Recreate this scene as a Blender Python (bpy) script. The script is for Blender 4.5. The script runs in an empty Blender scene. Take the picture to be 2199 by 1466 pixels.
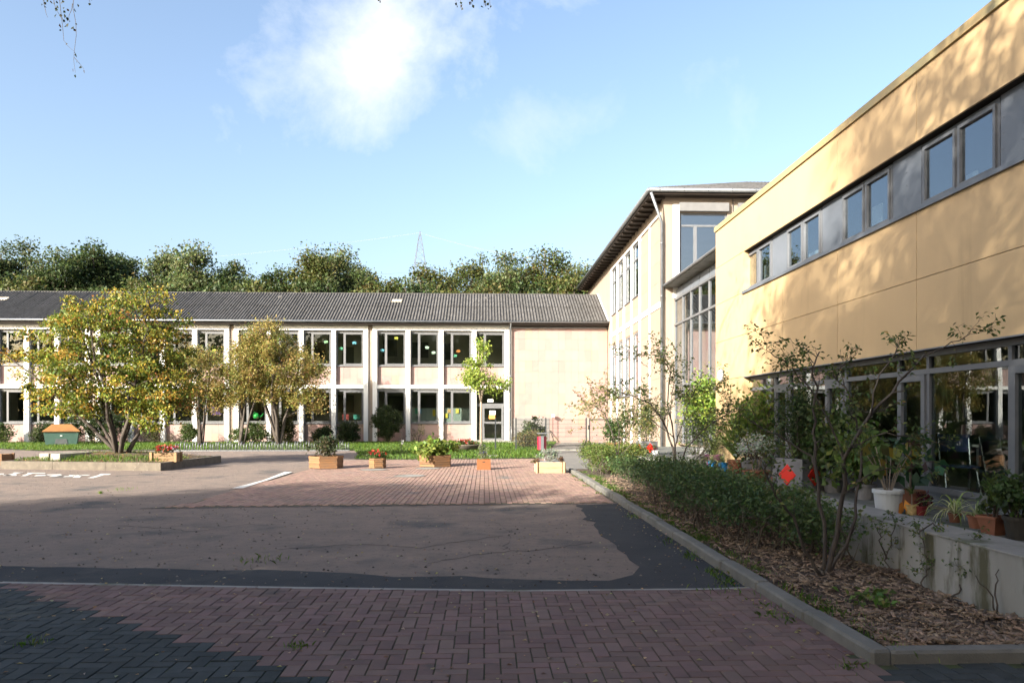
import bpy, math, random
import numpy as np
from math import sin, cos, tan, pi, radians, sqrt, atan, atan2
from mathutils import Vector, Matrix

SC = bpy.context.scene
COL = SC.collection
random.seed(7)

# ------------------------------------------------------------------ camera
H, F, CX, CY = 1.54, 1640.0, 1099.5, 894.0      # eye height (m), focal length / principal column / horizon row of the 2199 px photograph
YAW = atan(59.5 / F)
cam = bpy.data.cameras.new('camera'); cam_o = bpy.data.objects.new('camera', cam); COL.objects.link(cam_o)
cam_o.location = (0, 0, H); cam_o.rotation_euler = (pi / 2, 0, -YAW)
cam.sensor_width = 36; cam.lens = 36 * F / 2199; cam.shift_y = (CY - 733) / 2199
cam.clip_start = 0.05; cam.clip_end = 3000
SC.camera = cam_o

# ------------------------------------------------------------------ sky, sun, exposure
SUN_AZ, SUN_EL = radians(45.5), radians(22.0)   # light travels towards +X +Y
LDIR = Vector((sin(SUN_AZ) * cos(SUN_EL), cos(SUN_AZ) * cos(SUN_EL), -sin(SUN_EL)))
W = bpy.data.worlds.new('World'); SC.world = W; W.use_nodes = True
wt = W.node_tree; wt.nodes.clear()
def wn(t, **k):
    n = wt.nodes.new(t)
    for a, b in k.items(): setattr(n, a, b)
    return n
def wmath(op, a, b=None, clamp=False):
    n = wn('ShaderNodeMath', operation=op, use_clamp=clamp)
    for i, v in enumerate((a, b)):
        if v is None: continue
        if isinstance(v, (int, float)): n.inputs[i].default_value = v
        else: wt.links.new(v, n.inputs[i])
    return n.outputs[0]
sky = wn('ShaderNodeTexSky', sky_type='NISHITA', sun_disc=False, sun_elevation=SUN_EL, sun_rotation=SUN_AZ + pi,
         altitude=60, air_density=1.0, dust_density=4.0, ozone_density=1.2)
tc = wn('ShaderNodeTexCoord'); sp = wn('ShaderNodeSeparateXYZ'); wt.links.new(tc.outputs['Generated'], sp.inputs[0])
yy = wmath('MAXIMUM', sp.outputs[1], 0.02)
u = wmath('DIVIDE', sp.outputs[0], yy); v = wmath('DIVIDE', sp.outputs[2], yy)
def cloud(uc, vc, a, b, tilt, gain):
    du, dv = wmath('SUBTRACT', u, uc), wmath('SUBTRACT', v, vc)
    p = wmath('ADD', wmath('MULTIPLY', du, cos(tilt)), wmath('MULTIPLY', dv, sin(tilt)))
    q = wmath('SUBTRACT', wmath('MULTIPLY', dv, cos(tilt)), wmath('MULTIPLY', du, sin(tilt)))
    r = wmath('SQRT', wmath('ADD', wmath('POWER', wmath('ABSOLUTE', wmath('DIVIDE', p, a)), 2.0), wmath('POWER', wmath('ABSOLUTE', wmath('DIVIDE', q, b)), 2.0)))
    return wmath('MULTIPLY', wmath('SUBTRACT', 1.0, r), gain)
nz = wn('ShaderNodeTexNoise'); nz.inputs['Scale'].default_value = 6.0; nz.inputs['Detail'].default_value = 13; nz.inputs['Roughness'].default_value = .62; nz.inputs['Distortion'].default_value = .25
wt.links.new(tc.outputs['Generated'], nz.inputs['Vector'])
nzv = wmath('SUBTRACT', nz.outputs['Fac'], 0.5)
m1 = cloud(-0.115, 0.495, 0.23, 0.115, 0.42, 1.0)
m2 = cloud(0.13, 0.39, 0.20, 0.09, 0.25, 0.55)
big = wmath('MULTIPLY', wmath('MULTIPLY', wmath('ADD', wmath('MULTIPLY', nzv, 4.0), wmath('SUBTRACT', wmath('MULTIPLY', m1, 1.25), .06)), .66, True), .85)
wis = wmath('MULTIPLY', wmath('ADD', wmath('MULTIPLY', nzv, 2.2), wmath('SUBTRACT', m2, 0.16)), 0.55, True)
gate = wmath('MULTIPLY', sp.outputs[1], 4.0, True)
fac = wmath('MULTIPLY', wmath('MAXIMUM', big, wis), gate)
mxc = wn('ShaderNodeMix', data_type='RGBA'); wt.links.new(fac, mxc.inputs[0])
wt.links.new(sky.outputs[0], mxc.inputs[6]); mxc.inputs[7].default_value = (3.5, 3.6, 3.75, 1)
bg = wn('ShaderNodeBackground'); bg.inputs[1].default_value = 0.112
wt.links.new(mxc.outputs[2], bg.inputs[0])
wo = wn('ShaderNodeOutputWorld'); wt.links.new(bg.outputs[0], wo.inputs[0])
sun = bpy.data.lights.new('sun', 'SUN'); sun.energy = 5.0; sun.angle = radians(0.53); sun.color = (1, .93, .82)
sun_o = bpy.data.objects.new('sun', sun); COL.objects.link(sun_o); sun_o.location = (-30, -30, 30)
sun_o.rotation_euler = LDIR.to_track_quat('-Z', 'Y').to_euler()
SC.view_settings.view_transform = 'Standard'; SC.view_settings.look = 'None'
SC.view_settings.exposure = 1.7; SC.view_settings.gamma = 1; SC.view_settings.use_curve_mapping = False
SC.render.engine = 'CYCLES'
SC.cycles.max_bounces = 8; SC.cycles.transparent_max_bounces = 16

# ------------------------------------------------------------------ measuring helpers
CS, SN = cos(YAW), sin(YAW)
def ray(x, y):
    a = (x - CX) / F
    return (a * CS + SN, -a * SN + CS, (CY - y) / F)
def G(x, y, z=0.0):
    r = ray(x, y); t = (z - H) / r[2]; return Vector((r[0] * t, r[1] * t, z))
def AY(x, y, Y):
    r = ray(x, y); t = Y / r[1]; return Vector((r[0] * t, Y, H + r[2] * t))
def AX(x, y, X):
    r = ray(x, y); t = X / r[0]; return Vector((X, r[1] * t, H + r[2] * t))

# ------------------------------------------------------------------ materials
def lin(c):
    return tuple(((v / 255 + .055) / 1.055) ** 2.4 if v / 255 > .04045 else v / 255 / 12.92 for v in c)
MATS = {}
def mat(name, c1, c2=None, vs=3.0, rough=.8, bump=0.0, bs=60.0, metal=0.0, rnd=None, amt=.25, stretch=(1, 1, 1), ramp=None,
        c3=None, vs3=1.0, t3=.55, spec=.4, hue=0.0, lo=.35, hi=.65, bdist=.01):
    m = bpy.data.materials.new(name); m.use_nodes = True; t = m.node_tree; MATS[name] = m
    L = t.links.new; b = t.nodes['Principled BSDF']
    b.inputs['Roughness'].default_value = rough; b.inputs['Metallic'].default_value = metal
    b.inputs['Specular IOR Level'].default_value = spec
    geo = t.nodes.new('ShaderNodeNewGeometry')
    mp = t.nodes.new('ShaderNodeMapping'); mp.inputs['Scale'].default_value = stretch; L(geo.outputs['Position'], mp.inputs['Vector'])
    col = t.nodes.new('ShaderNodeRGB'); col.outputs[0].default_value = (*c1, 1); out = col.outputs[0]
    rv = None
    if rnd == 'object':
        oi = t.nodes.new('ShaderNodeObjectInfo'); rv = oi.outputs['Random']
    elif rnd == 'island': rv = geo.outputs['Random Per Island']
    if ramp and rv is not None:
        cr = t.nodes.new('ShaderNodeValToRGB'); cr.color_ramp.interpolation = 'CONSTANT'
        while len(cr.color_ramp.elements) < len(ramp): cr.color_ramp.elements.new(.5)
        for i, c in enumerate(ramp):
            e = cr.color_ramp.elements[i]; e.position = i / len(ramp); e.color = (*c, 1)
        L(rv, cr.inputs[0]); out = cr.outputs[0]
    def mixnoise(out, c, scale, lo, hi, det=7):
        n = t.nodes.new('ShaderNodeTexNoise'); n.inputs['Scale'].default_value = scale; n.inputs['Detail'].default_value = det; n.inputs['Roughness'].default_value = .62
        L(mp.outputs[0], n.inputs['Vector'])
        r = t.nodes.new('ShaderNodeMapRange'); r.inputs[1].default_value = lo; r.inputs[2].default_value = hi; L(n.outputs['Fac'], r.inputs[0])
        x = t.nodes.new('ShaderNodeMix'); x.data_type = 'RGBA'; L(r.outputs[0], x.inputs[0]); L(out, x.inputs[6]); x.inputs[7].default_value = (*c, 1)
        return x.outputs[2]
    if c2: out = mixnoise(out, c2, vs, lo, hi)
    if c3: out = mixnoise(out, c3, vs3, t3, t3 + .12)
    if rv is not None and not ramp:
        hs = t.nodes.new('ShaderNodeHueSaturation'); r = t.nodes.new('ShaderNodeMapRange')
        r.inputs[3].default_value = 1 - amt; r.inputs[4].default_value = 1 + amt; L(rv, r.inputs[0]); L(r.outputs[0], hs.inputs['Value'])
        if hue:
            r2 = t.nodes.new('ShaderNodeMapRange'); r2.inputs[3].default_value = .5 - hue; r2.inputs[4].default_value = .5 + hue
            mm = t.nodes.new('ShaderNodeMath'); mm.operation = 'FRACT'; m7 = t.nodes.new('ShaderNodeMath'); m7.operation = 'MULTIPLY'; m7.inputs[1].default_value = 7.3
            L(rv, m7.inputs[0]); L(m7.outputs[0], mm.inputs[0]); L(mm.outputs[0], r2.inputs[0]); L(r2.outputs[0], hs.inputs['Hue'])
        L(out, hs.inputs['Color']); out = hs.outputs[0]
    L(out, b.inputs['Base Color'])
    if bump:
        n = t.nodes.new('ShaderNodeTexNoise'); n.inputs['Scale'].default_value = bs; n.inputs['Detail'].default_value = 6
        L(mp.outputs[0], n.inputs['Vector'])
        bp = t.nodes.new('ShaderNodeBump'); bp.inputs['Strength'].default_value = bump; bp.inputs['Distance'].default_value = bdist
        L(n.outputs['Fac'], bp.inputs['Height']); L(bp.outputs[0], b.inputs['Normal'])
    return m
def glass(name, tint, ior=1.9, wave=.02):
    m = bpy.data.materials.new(name); m.use_nodes = True; t = m.node_tree; t.nodes.clear(); L = t.links.new; MATS[name] = m; m.use_transparent_shadow = True
    o = t.nodes.new('ShaderNodeOutputMaterial'); mx = t.nodes.new('ShaderNodeMixShader'); fr = t.nodes.new('ShaderNodeFresnel'); fr.inputs[0].default_value = ior
    tr = t.nodes.new('ShaderNodeBsdfTransparent'); tr.inputs[0].default_value = (*tint, 1)
    gl = t.nodes.new('ShaderNodeBsdfGlossy'); gl.inputs['Roughness'].default_value = .004; gl.inputs[0].default_value = (.93, .96, 1, 1)
    geo = t.nodes.new('ShaderNodeNewGeometry'); n = t.nodes.new('ShaderNodeTexNoise'); n.inputs['Scale'].default_value = 1.1; n.inputs['Detail'].default_value = 1
    L(geo.outputs['Position'], n.inputs['Vector']); bp = t.nodes.new('ShaderNodeBump'); bp.inputs['Strength'].default_value = wave; bp.inputs['Distance'].default_value = .2
    L(n.outputs['Fac'], bp.inputs['Height']); L(bp.outputs[0], gl.inputs['Normal'])
    mr = t.nodes.new('ShaderNodeMapRange'); mr.inputs[3].default_value = ior; mr.inputs[4].default_value = 1 / ior; L(geo.outputs['Backfacing'], mr.inputs[0]); L(mr.outputs[0], fr.inputs[0])
    L(fr.outputs[0], mx.inputs[0]); L(tr.outputs[0], mx.inputs[1]); L(gl.outputs[0], mx.inputs[2]); L(mx.outputs[0], o.inputs[0])
    return m
def leafmat(name, trans=.35, rough=.55):
    m = bpy.data.materials.new(name); m.use_nodes = True; t = m.node_tree; L = t.links.new; MATS[name] = m
    b = t.nodes['Principled BSDF']; b.inputs['Roughness'].default_value = rough; b.inputs['Specular IOR Level'].default_value = .35
    a = t.nodes.new('ShaderNodeVertexColor'); a.layer_name = 'tint'
    L(a.outputs[0], b.inputs['Base Color'])
    tr = t.nodes.new('ShaderNodeBsdfTranslucent')
    hs = t.nodes.new('ShaderNodeHueSaturation'); hs.inputs['Value'].default_value = 1.35; hs.inputs['Hue'].default_value = .485; L(a.outputs[0], hs.inputs['Color']); L(hs.outputs[0], tr.inputs[0])
    mx = t.nodes.new('ShaderNodeMixShader'); mx.inputs[0].default_value = trans
    L(b.outputs[0], mx.inputs[1]); L(tr.outputs[0], mx.inputs[2]); L(mx.outputs[0], t.nodes['Material Output'].inputs[0])
    return m

LEAF = leafmat('leaf'); PETAL = leafmat('petal', .25, .6)
BARK = mat('bark', (.07, .055, .042), (.13, .11, .085), 9, .9, .6, 40, stretch=(1, 1, .3))
BARKD = mat('bark_dark', (.045, .036, .032), (.09, .075, .06), 12, .85, .5, 60, stretch=(1, 1, .4))
BARKL = mat('bark_young', (.30, .24, .18), (.20, .16, .12), 8, .85, .4, 40, stretch=(1, 1, .3))
WHITE = mat('white_paint', (.74, .74, .72), (.66, .655, .63), 2.5, .6, .15, 50, c3=(0.44, 0.432, 0.4), vs3=1.2, t3=.66, stretch=(1.6, 1.6, .35))
CREAM = mat('cream_render', (0.303, 0.246, 0.194), (0.275, 0.219, 0.172), 2.0, .85, .3, 90, c3=(0.231, 0.188, 0.151), vs3=1.5, t3=.66, stretch=(1.4, 1.4, .4))
TILE = mat('facade_tile', (0.281, 0.178, 0.146), rnd='object', rough=.55, bump=.12, bs=30, ramp=[(0.290, 0.183, 0.165), (0.297, 0.210, 0.173), (0.290, 0.194, 0.172), (0.300, 0.215, 0.161), (0.294, 0.201, 0.179), (0.282, 0.174, 0.155), (0.296, 0.205, 0.181), (0.297, 0.208, 0.176), (0.289, 0.190, 0.170), (0.294, 0.201, 0.174)],
          c2=(.285, .235, .205), vs=1.3, lo=.5, hi=.9)
TILEI = mat('facade_tile_joined', (0.281, 0.178, 0.146), rnd='island', rough=.55, bump=.12, bs=30, ramp=[(0.290, 0.183, 0.165), (0.297, 0.210, 0.173), (0.290, 0.194, 0.172), (0.300, 0.215, 0.161), (0.294, 0.201, 0.179), (0.282, 0.174, 0.155), (0.296, 0.205, 0.181), (0.297, 0.208, 0.176), (0.289, 0.190, 0.170), (0.294, 0.201, 0.174)], c2=(0.265, 0.184, 0.169), vs=1.3, lo=.5, hi=.9)
JOINT = mat('tile_joint', (0.275, 0.248, 0.22), (0.231, 0.209, 0.187), 6, .9)
CLAD = mat('cream_cladding', (0.305, 0.231, 0.181), (0.283, 0.215, 0.166), 1.6, .6, .1, 30, rnd='object', amt=.035, hue=.006, c3=(0.267, 0.195, 0.154), vs3=1.0, t3=.68)
GREYF = mat('grey_window_frame', (0.14, 0.148, 0.16), (0.12, 0.128, 0.14), 3, .45, .05, 40)
GREYL = mat('light_grey_frame', (0.129, 0.132, 0.138), (0.11, 0.113, 0.118), 3, .45)
ROLL = mat('roller_box_grey', (0.18, 0.18, 0.18), (0.15, 0.15, 0.15), 3, .5)
ZINC = mat('zinc', (0.216, 0.227, 0.238), (0.162, 0.173, 0.184), 4, .42, .1, 30, metal=.55, c3=(0.119, 0.119, 0.119), vs3=3, t3=.62)
ROOFM = mat('fibre_cement', (0.088, 0.0856, 0.084), (0.0506, 0.0484, 0.0462), 5, .9, .6, 45, rnd='object', amt=.10, c3=(0.0242, 0.0242, 0.0176), vs3=9, t3=.56, stretch=(1, .5, .5))
BROWN = mat('brown_eave_board', (0.0216, 0.0144, 0.00936), (0.0162, 0.0108, 0.0072), 5, .8, .3, 30)
YEL = mat('yellow_fibre_panel', (0.545, 0.384, 0.202), (0.514, 0.362, 0.191), 1.0, .55, .10, 25, rnd='object', amt=.022, c3=(0.452, 0.317, 0.165), vs3=2.2, t3=.60, stretch=(1, 1, .14))
COPE = mat('yellow_parapet_flashing', (0.4, 0.28, 0.128), (0.304, 0.272, 0.144), 1.4, .5, .1, 30)
GAP = mat('dark_joint', (.03, .027, .022))
GPAN = mat('grey_metal_panel', (0.14, 0.154, 0.176), (0.119, 0.133, 0.151), 2.0, .42, .05, 20, spec=.5)
GLS = glass('window_glass', (.80, .84, .81), 1.5, .006)
GLSY = glass('dark_window_glass', (.70, .75, .75), 1.65, .006)
GLSB = glass('bright_window_glass', (.66, .72, .75), 2.6, .006)
INW = mat('interior_wall', (.45, .43, .37), (.38, .365, .32), 1.0, .9)
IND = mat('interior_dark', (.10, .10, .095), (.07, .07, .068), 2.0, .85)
INF = mat('interior_floor', (.26, .21, .15), (.20, .165, .12), 4, .6)
CONC = mat('concrete', (0.259, 0.252, 0.23), (0.194, 0.187, 0.173), 2.2, .9, .5, 70, c3=(0.0936, 0.101, 0.0648), vs3=1.6, t3=.54, stretch=(1.3, 1.3, .45))
CONCD = mat('kerb_concrete', (0.161, 0.155, 0.139), (0.116, 0.113, 0.1), 3, .92, .6, 90, c3=(0.0774, 0.0839, 0.0484), vs3=2.5, t3=.58)
WOOD = mat('weathered_orange_wood', (0.223, 0.108, 0.0403), (0.155, 0.093, 0.0527), 7, .75, .35, 60, rnd='object', amt=.25, stretch=(1, 1, 5))
WOODL = mat('pale_pine', (0.384, 0.279, 0.167), (0.322, 0.223, 0.124), 5, .7, .25, 50, rnd='object', amt=.12, stretch=(1, 1, 6))
TERRA = mat('terracotta', (.25, .10, .058), (.20, .085, .05), 6, .8, .2, 60)
SOIL = mat('soil', (.07, .05, .035), (.11, .085, .06), 14, .95, 1.0, 60)
# ------------------------------------------------------------------ object helpers
WL = {}                                              # world location of each object (nothing is rotated above another thing unless local)
def link(o, parent, loc, label=None, cat=None, group=None, kind=None):
    COL.objects.link(o); loc = Vector(loc); WL[o.name] = loc
    if parent: o.parent = parent; o.location = loc - WL[parent.name]
    else: o.location = loc
    if label: o['label'] = label
    if cat: o['category'] = cat
    if group: o['group'] = group
    if kind: o['kind'] = kind
    return o
def thing(name, label, cat, loc=(0, 0, 0), group=None):
    o = bpy.data.objects.new(name, None); o.empty_display_size = .2
    return link(o, None, loc, label, cat, group)
def inst(name, me, parent, loc, rot=None, scale=None, **k):
    o = bpy.data.objects.new(name, me); link(o, parent, loc, **k)
    if rot: o.rotation_euler = rot
    if scale: o.scale = scale
    return o
class MB:
    def __init__(s): s.v = []; s.f = []
    def quad(s, a, b, c, d):
        n = len(s.v); s.v += [tuple(a), tuple(b), tuple(c), tuple(d)]; s.f.append((n, n + 1, n + 2, n + 3)); return s
    def box(s, x0, x1, y0, y1, z0, z1):
        n = len(s.v); s.v += [(x, y, z) for z in (z0, z1) for y in (y0, y1) for x in (x0, x1)]
        s.f += [tuple(n + i for i in q) for q in ((0, 2, 3, 1), (4, 5, 7, 6), (0, 1, 5, 4), (2, 6, 7, 3), (0, 4, 6, 2), (1, 3, 7, 5))]; return s
    def bbox(s, x0, x1, y0, y1, z0, z1, b):          # box with bevelled top rim and corners
        n = len(s.v)
        def ring(i, z, e): return [(x0 + i + e, y0 + i, z), (x1 - i - e, y0 + i, z), (x1 - i, y0 + i + e, z), (x1 - i, y1 - i - e, z), (x1 - i - e, y1 - i, z), (x0 + i + e, y1 - i, z), (x0 + i, y1 - i - e, z), (x0 + i, y0 + i + e, z)]
        s.v += ring(0, z0, b) + ring(0, z1 - b, b) + ring(b * .8, z1, b)
        for k in (0, 8):
            for j in range(8): s.f.append((n + k + j, n + k + (j + 1) % 8, n + k + 8 + (j + 1) % 8, n + k + 8 + j))
        s.f.append(tuple(n + 16 + j for j in range(8))); return s
    def prism(s, poly, z0, z1, top=True, bot=True):
        n = len(s.v); k = len(poly)
        s.v += [(p[0], p[1], z0) for p in poly] + [(p[0], p[1], z1) for p in poly]
        for j in range(k): s.f.append((n + j, n + (j + 1) % k, n + k + (j + 1) % k, n + k + j))
        if top: s.f.append(tuple(n + k + j for j in range(k)))
        if bot: s.f.append(tuple(n + k - 1 - j for j in range(k)))
        return s
    def flat(s, poly, z):
        n = len(s.v); s.v += [(p[0], p[1], z) for p in poly]; s.f.append(tuple(range(n, n + len(poly)))); return s
    def tube(s, pts, rad, k=6, cap=True):
        pts = [Vector(p) for p in pts]; m = len(pts)
        if not hasattr(rad, '__len__'): rad = [rad] * m
        n = len(s.v); prev = None
        for i, p in enumerate(pts):
            t = (pts[min(i + 1, m - 1)] - pts[max(i - 1, 0)])
            t = t.normalized() if t.length > 1e-9 else Vector((0, 0, 1))
            if prev is None:
                prev = t.orthogonal().normalized()
            a = (prev - t * prev.dot(t)); a = a.normalized() if a.length > 1e-6 else t.orthogonal().normalized(); prev = a
            b = t.cross(a)
            for j in range(k):
                w = 2 * pi * j / k; s.v.append(tuple(p + (a * cos(w) + b * sin(w)) * rad[i]))
        for i in range(m - 1):
            for j in range(k): s.f.append((n + i * k + j, n + i * k + (j + 1) % k, n + (i + 1) * k + (j + 1) % k, n + (i + 1) * k + j))
        if cap: s.f += [tuple(n + k - 1 - j for j in range(k)), tuple(n + (m - 1) * k + j for j in range(k))]
        return s
    def lathe(s, prof, c=(0, 0, 0), k=20, close=False):
        n = len(s.v)
        for r, z in prof:
            for j in range(k): w = 2 * pi * j / k; s.v.append((c[0] + r * cos(w), c[1] + r * sin(w), c[2] + z))
        for i in range(len(prof) - 1):
            for j in range(k): s.f.append((n + i * k + j, n + i * k + (j + 1) % k, n + (i + 1) * k + (j + 1) % k, n + (i + 1) * k + j))
        return s
    def mesh(s, name, m, smooth=False):
        me = bpy.data.meshes.new(name); me.from_pydata(s.v, [], s.f); me.materials.append(m)
        if smooth: me.polygons.foreach_set('use_smooth', [True] * len(me.polygons))
        me.update(); return me
    def build(s, name, m, parent=None, loc=None, smooth=False, off=None, **k):
        """verts are given in world metres unless loc is given (then they are local to loc)"""
        if loc is None:
            o = Vector(off) if off is not None else (WL[parent.name] if parent else Vector(s.v[0]))
            s.v = [(a - o[0], b - o[1], c - o[2]) for a, b, c in s.v]; loc = o
        return inst(name, s.mesh(name, m, smooth), parent, loc, **k)
def struct(name, mb, m, **k): return mb.build(name, m, kind=k.pop('kind', 'structure'), off=(0, 0, 0), **k)
def rep(parent, n=0):                                # copy a thing with its parts
    c = parent.copy(); COL.objects.link(c); WL[c.name] = WL[parent.name]
    for ch in parent.children:
        d = ch.copy(); COL.objects.link(d); d.parent = c
        for g in ch.children: e = g.copy(); COL.objects.link(e); e.parent = d
    return c

# ------------------------------------------------------------------ foliage
def np_mesh(name, V, nper, m, cols=None):
    n = len(V); me = bpy.data.meshes.new(name); me.vertices.add(n); me.vertices.foreach_set('co', V.astype(np.float32).ravel())
    me.loops.add(n); me.loops.foreach_set('vertex_index', np.arange(n, dtype=np.int32))
    nf = n // nper; me.polygons.add(nf); me.polygons.foreach_set('loop_start', np.arange(0, n, nper, dtype=np.int32))
    me.materials.append(m)
    if cols is not None:
        a = me.color_attributes.new('tint', 'FLOAT_COLOR', 'POINT')
        c = np.ones((n, 4), np.float32); c[:, :3] = np.repeat(cols, nper, axis=0); a.data.foreach_set('color', c.ravel())
    me.update(calc_edges=True); return me
def unit(a): return a / np.maximum(np.linalg.norm(a, axis=1, keepdims=True), 1e-9)
def leaf_verts(P, size, rng, up=.6, droop=.35, asp=.62, T=None):
    N = len(P); n = unit(rng.normal(size=(N, 3)) + np.array([0, 0, up * 1.6]))
    t = rng.normal(size=(N, 3)) if T is None else T + rng.normal(size=(N, 3)) * .35
    t = unit(t - n * (t * n).sum(1, keepdims=True)); t = unit(t + np.array([0, 0, -droop])); b = unit(np.cross(n, t)); n = np.cross(t, b)
    L = (size * (.65 + .7 * rng.random(N)))[:, None]; w = L * asp * .5
    f = n * L * .10
    V = np.empty((N, 4, 3)); V[:, 0] = P; V[:, 1] = P + t * L * .5 + b * w + f; V[:, 2] = P + t * L - f; V[:, 3] = P + t * L * .5 - b * w + f
    return V.reshape(-1, 3)
LEAFK = [.64]
def tint(pal, wts, idx, rng, N, j=.22):
    pal = np.array(pal); c = pal[idx] if idx is not None else pal[rng.choice(len(pal), N, p=np.array(wts) / sum(wts))]
    return np.clip(LEAFK[0] * c * (1 - j + 2 * j * rng.random((N, 1))) * (1 + .10 * rng.normal(size=(N, 3))), .004, .95)
def leaves(name, parent, P, size, pal, wts, seed=0, up=.6, droop=.35, asp=.62, m=None, cl=None, T=None, kind=None):
    rng = np.random.default_rng(seed); P = np.asarray(P, float); N = len(P)
    if N == 0: return None
    idx = None
    if cl is not None:                                # leaves of one clump tend to share a colour
        k = cl.max() + 1; base = rng.choice(len(pal), k, p=np.array(wts) / sum(wts)); own = rng.choice(len(pal), N, p=np.array(wts) / sum(wts))
        idx = np.where(rng.random(N) < .6, base[cl], own)
    o = WL[parent.name] if parent else Vector(P[0])
    me = np_mesh(name, leaf_verts(P - np.array(o), size, rng, up, droop, asp, T), 4, m or LEAF, tint(pal, wts, idx, rng, N))
    return inst(name, me, parent, o, kind=kind)
def bez(a, b, c, n): return [a * (1 - t) ** 2 + b * (2 * t * (1 - t)) + c * t * t for t in [i / n for i in range(n + 1)]]
GREEN_D = [(.030, .055, .016), (.045, .078, .022), (.060, .095, .026), (.085, .115, .032)]
GREEN_M = [(.055, .095, .022), (.075, .125, .028), (.100, .150, .035), (.130, .160, .040)]
GREEN_L = [(.16, .24, .035), (.22, .31, .05), (.28, .36, .07), (.12, .19, .03)]
OLIVE = [(.055, .075, .022), (.085, .100, .030), (.12, .115, .035), (.15, .12, .04)]
def tree(name, label, cat, base, ells, ncl, clr, nlf, size, pal, wts, th, tr, nstem=1, seed=0, group=None, bark=BARK, spread=.25, tw=.012, up=.5, droop=.4, lean=(0, 0), shell=2.4, flat=.75, asp=.62, wood='trunk', fol='crown'):
    rng = np.random.default_rng(seed); rd = random.Random(seed); base = Vector(base)
    o = thing(name, label, cat, base, group)
    vol = np.array([e[3] * e[4] * e[5] for e in ells]) ** .8; C = []
    for i in rng.choice(len(ells), ncl, p=vol / vol.sum()):
        e = ells[i]; d = rng.normal(size=3); d /= np.linalg.norm(d); C.append(np.array(e[:3]) + d * np.array(e[3:]) * rng.random() ** (1 / shell))
    C = np.array(C); C[:, 2] = np.maximum(C[:, 2], .12)
    P = []; cl = []
    for i, c in enumerate(C):
        k = int(nlf * (.5 + rng.random())); r = clr * (.6 + .8 * rng.random())
        P.append(c + np.clip(rng.normal(size=(k, 3)), -1.7, 1.7) * np.array([r, r, r * flat]) * .55); cl += [i] * k
    P = np.concatenate(P); P[:, 2] = np.maximum(P[:, 2], .04)
    leaves(fol, o, P + np.array(base), size, pal, wts, seed + 1, up, droop, asp, cl=np.array(cl))
    mb = MB(); top = np.array([lean[0], lean[1], th]); cen = C.mean(0)
    # main stems, then each clump is reached by a limb from the nearest stem point below it
    nodes = []; order = np.argsort(-np.linalg.norm(C - top, axis=1)); far = []
    for i in order:
        if all(np.linalg.norm(C[i] - C[j]) > np.ptp(C[:, 0]) * .28 for j in far): far.append(i)
        if len(far) >= max(nstem, 5): break
    if nstem == 1:
        pts = bez(Vector((0, 0, -.15)), Vector((lean[0] * .3, lean[1] * .3, th * .6)), Vector(top), 6)
        mb.tube(pts, [tr * (1.25 - .55 * i / 6) for i in range(7)], 8); starts = [(Vector(top), tr * .7)] * len(far)
    else: starts = [(Vector((rd.uniform(-1, 1) * tr * 1.5, rd.uniform(-1, 1) * tr * 1.5, -.12)), tr * rd.uniform(.55, 1)) for _ in far]
    for (st, r0), i in zip(starts, far):
        c = Vector(C[i]); mid = Vector((st[0] + (c[0] - st[0]) * spread, st[1] + (c[1] - st[1]) * spread, st[2] + (c[2] - st[2]) * .62))
        pts = bez(st, mid, c, 8); pts = [p + Vector((rd.gauss(0, 1), rd.gauss(0, 1), 0)) * r0 * .5 * (0 < q < 8) for q, p in enumerate(pts)]
        rr = [r0 * (1 - .88 * (q / 8)) + tw * .5 for q in range(9)]; mb.tube(pts, rr, 6); nodes += [(p, r) for p, r in zip(pts[2:], rr[2:])]
    for i in range(len(C)):
        if i in far: continue
        c = Vector(C[i]); best = min(nodes, key=lambda q: (q[0] - c).length + max(0, q[0].z - c.z + .1) * 1.5 + (.0 if q[1] > tw else .4))
        a = best[0]; mid = (a + c) * .5 + Vector((rd.gauss(0, .06), rd.gauss(0, .06), .12)) * (c - a).length
        pts = bez(a, mid, c, 4); r0 = min(best[1] * .7, tw * 3); mb.tube(pts, [max(r0 * (1 - .8 * q / 4), tw * .3) for q in range(5)], 4, False); nodes.append((pts[2], r0 * .5))
    mb.build(wood, bark, o, loc=base, smooth=True)
    return o
def blades(name, parent, P, L, wdt, pal, wts, seed=0, lean=.35, m=None, kind=None):
    """upright grass-like blades, two segments each"""
    rng = np.random.default_rng(seed); P = np.asarray(P, float); N = len(P); o = WL[parent.name] if parent else Vector((0, 0, 0))
    a = rng.random(N) * 2 * pi; d = np.stack([np.cos(a), np.sin(a), np.zeros(N)], 1); s = np.stack([-np.sin(a), np.cos(a), np.zeros(N)], 1)
    l = (L * (.5 + rng.random(N)))[:, None]; k = (lean * rng.random(N))[:, None]; up = np.array([0, 0, 1.])
    b = P - np.array(o); m1 = b + up * l * .55 + d * l * k * .35; tp = b + up * l * (1 - k * .35) + d * l * k
    V = np.empty((N, 6, 3)); V[:, 0] = b - s * wdt; V[:, 1] = b + s * wdt; V[:, 2] = m1 + s * wdt * .75; V[:, 3] = tp; V[:, 4] = tp; V[:, 5] = m1 - s * wdt * .75
    V = V[:, [0, 1, 2, 3, 5]]
    me = np_mesh(name, V.reshape(-1, 3), 5, m or LEAF, tint(pal, wts, None, rng, N)); return inst(name, me, parent, o, kind=kind)
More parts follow.
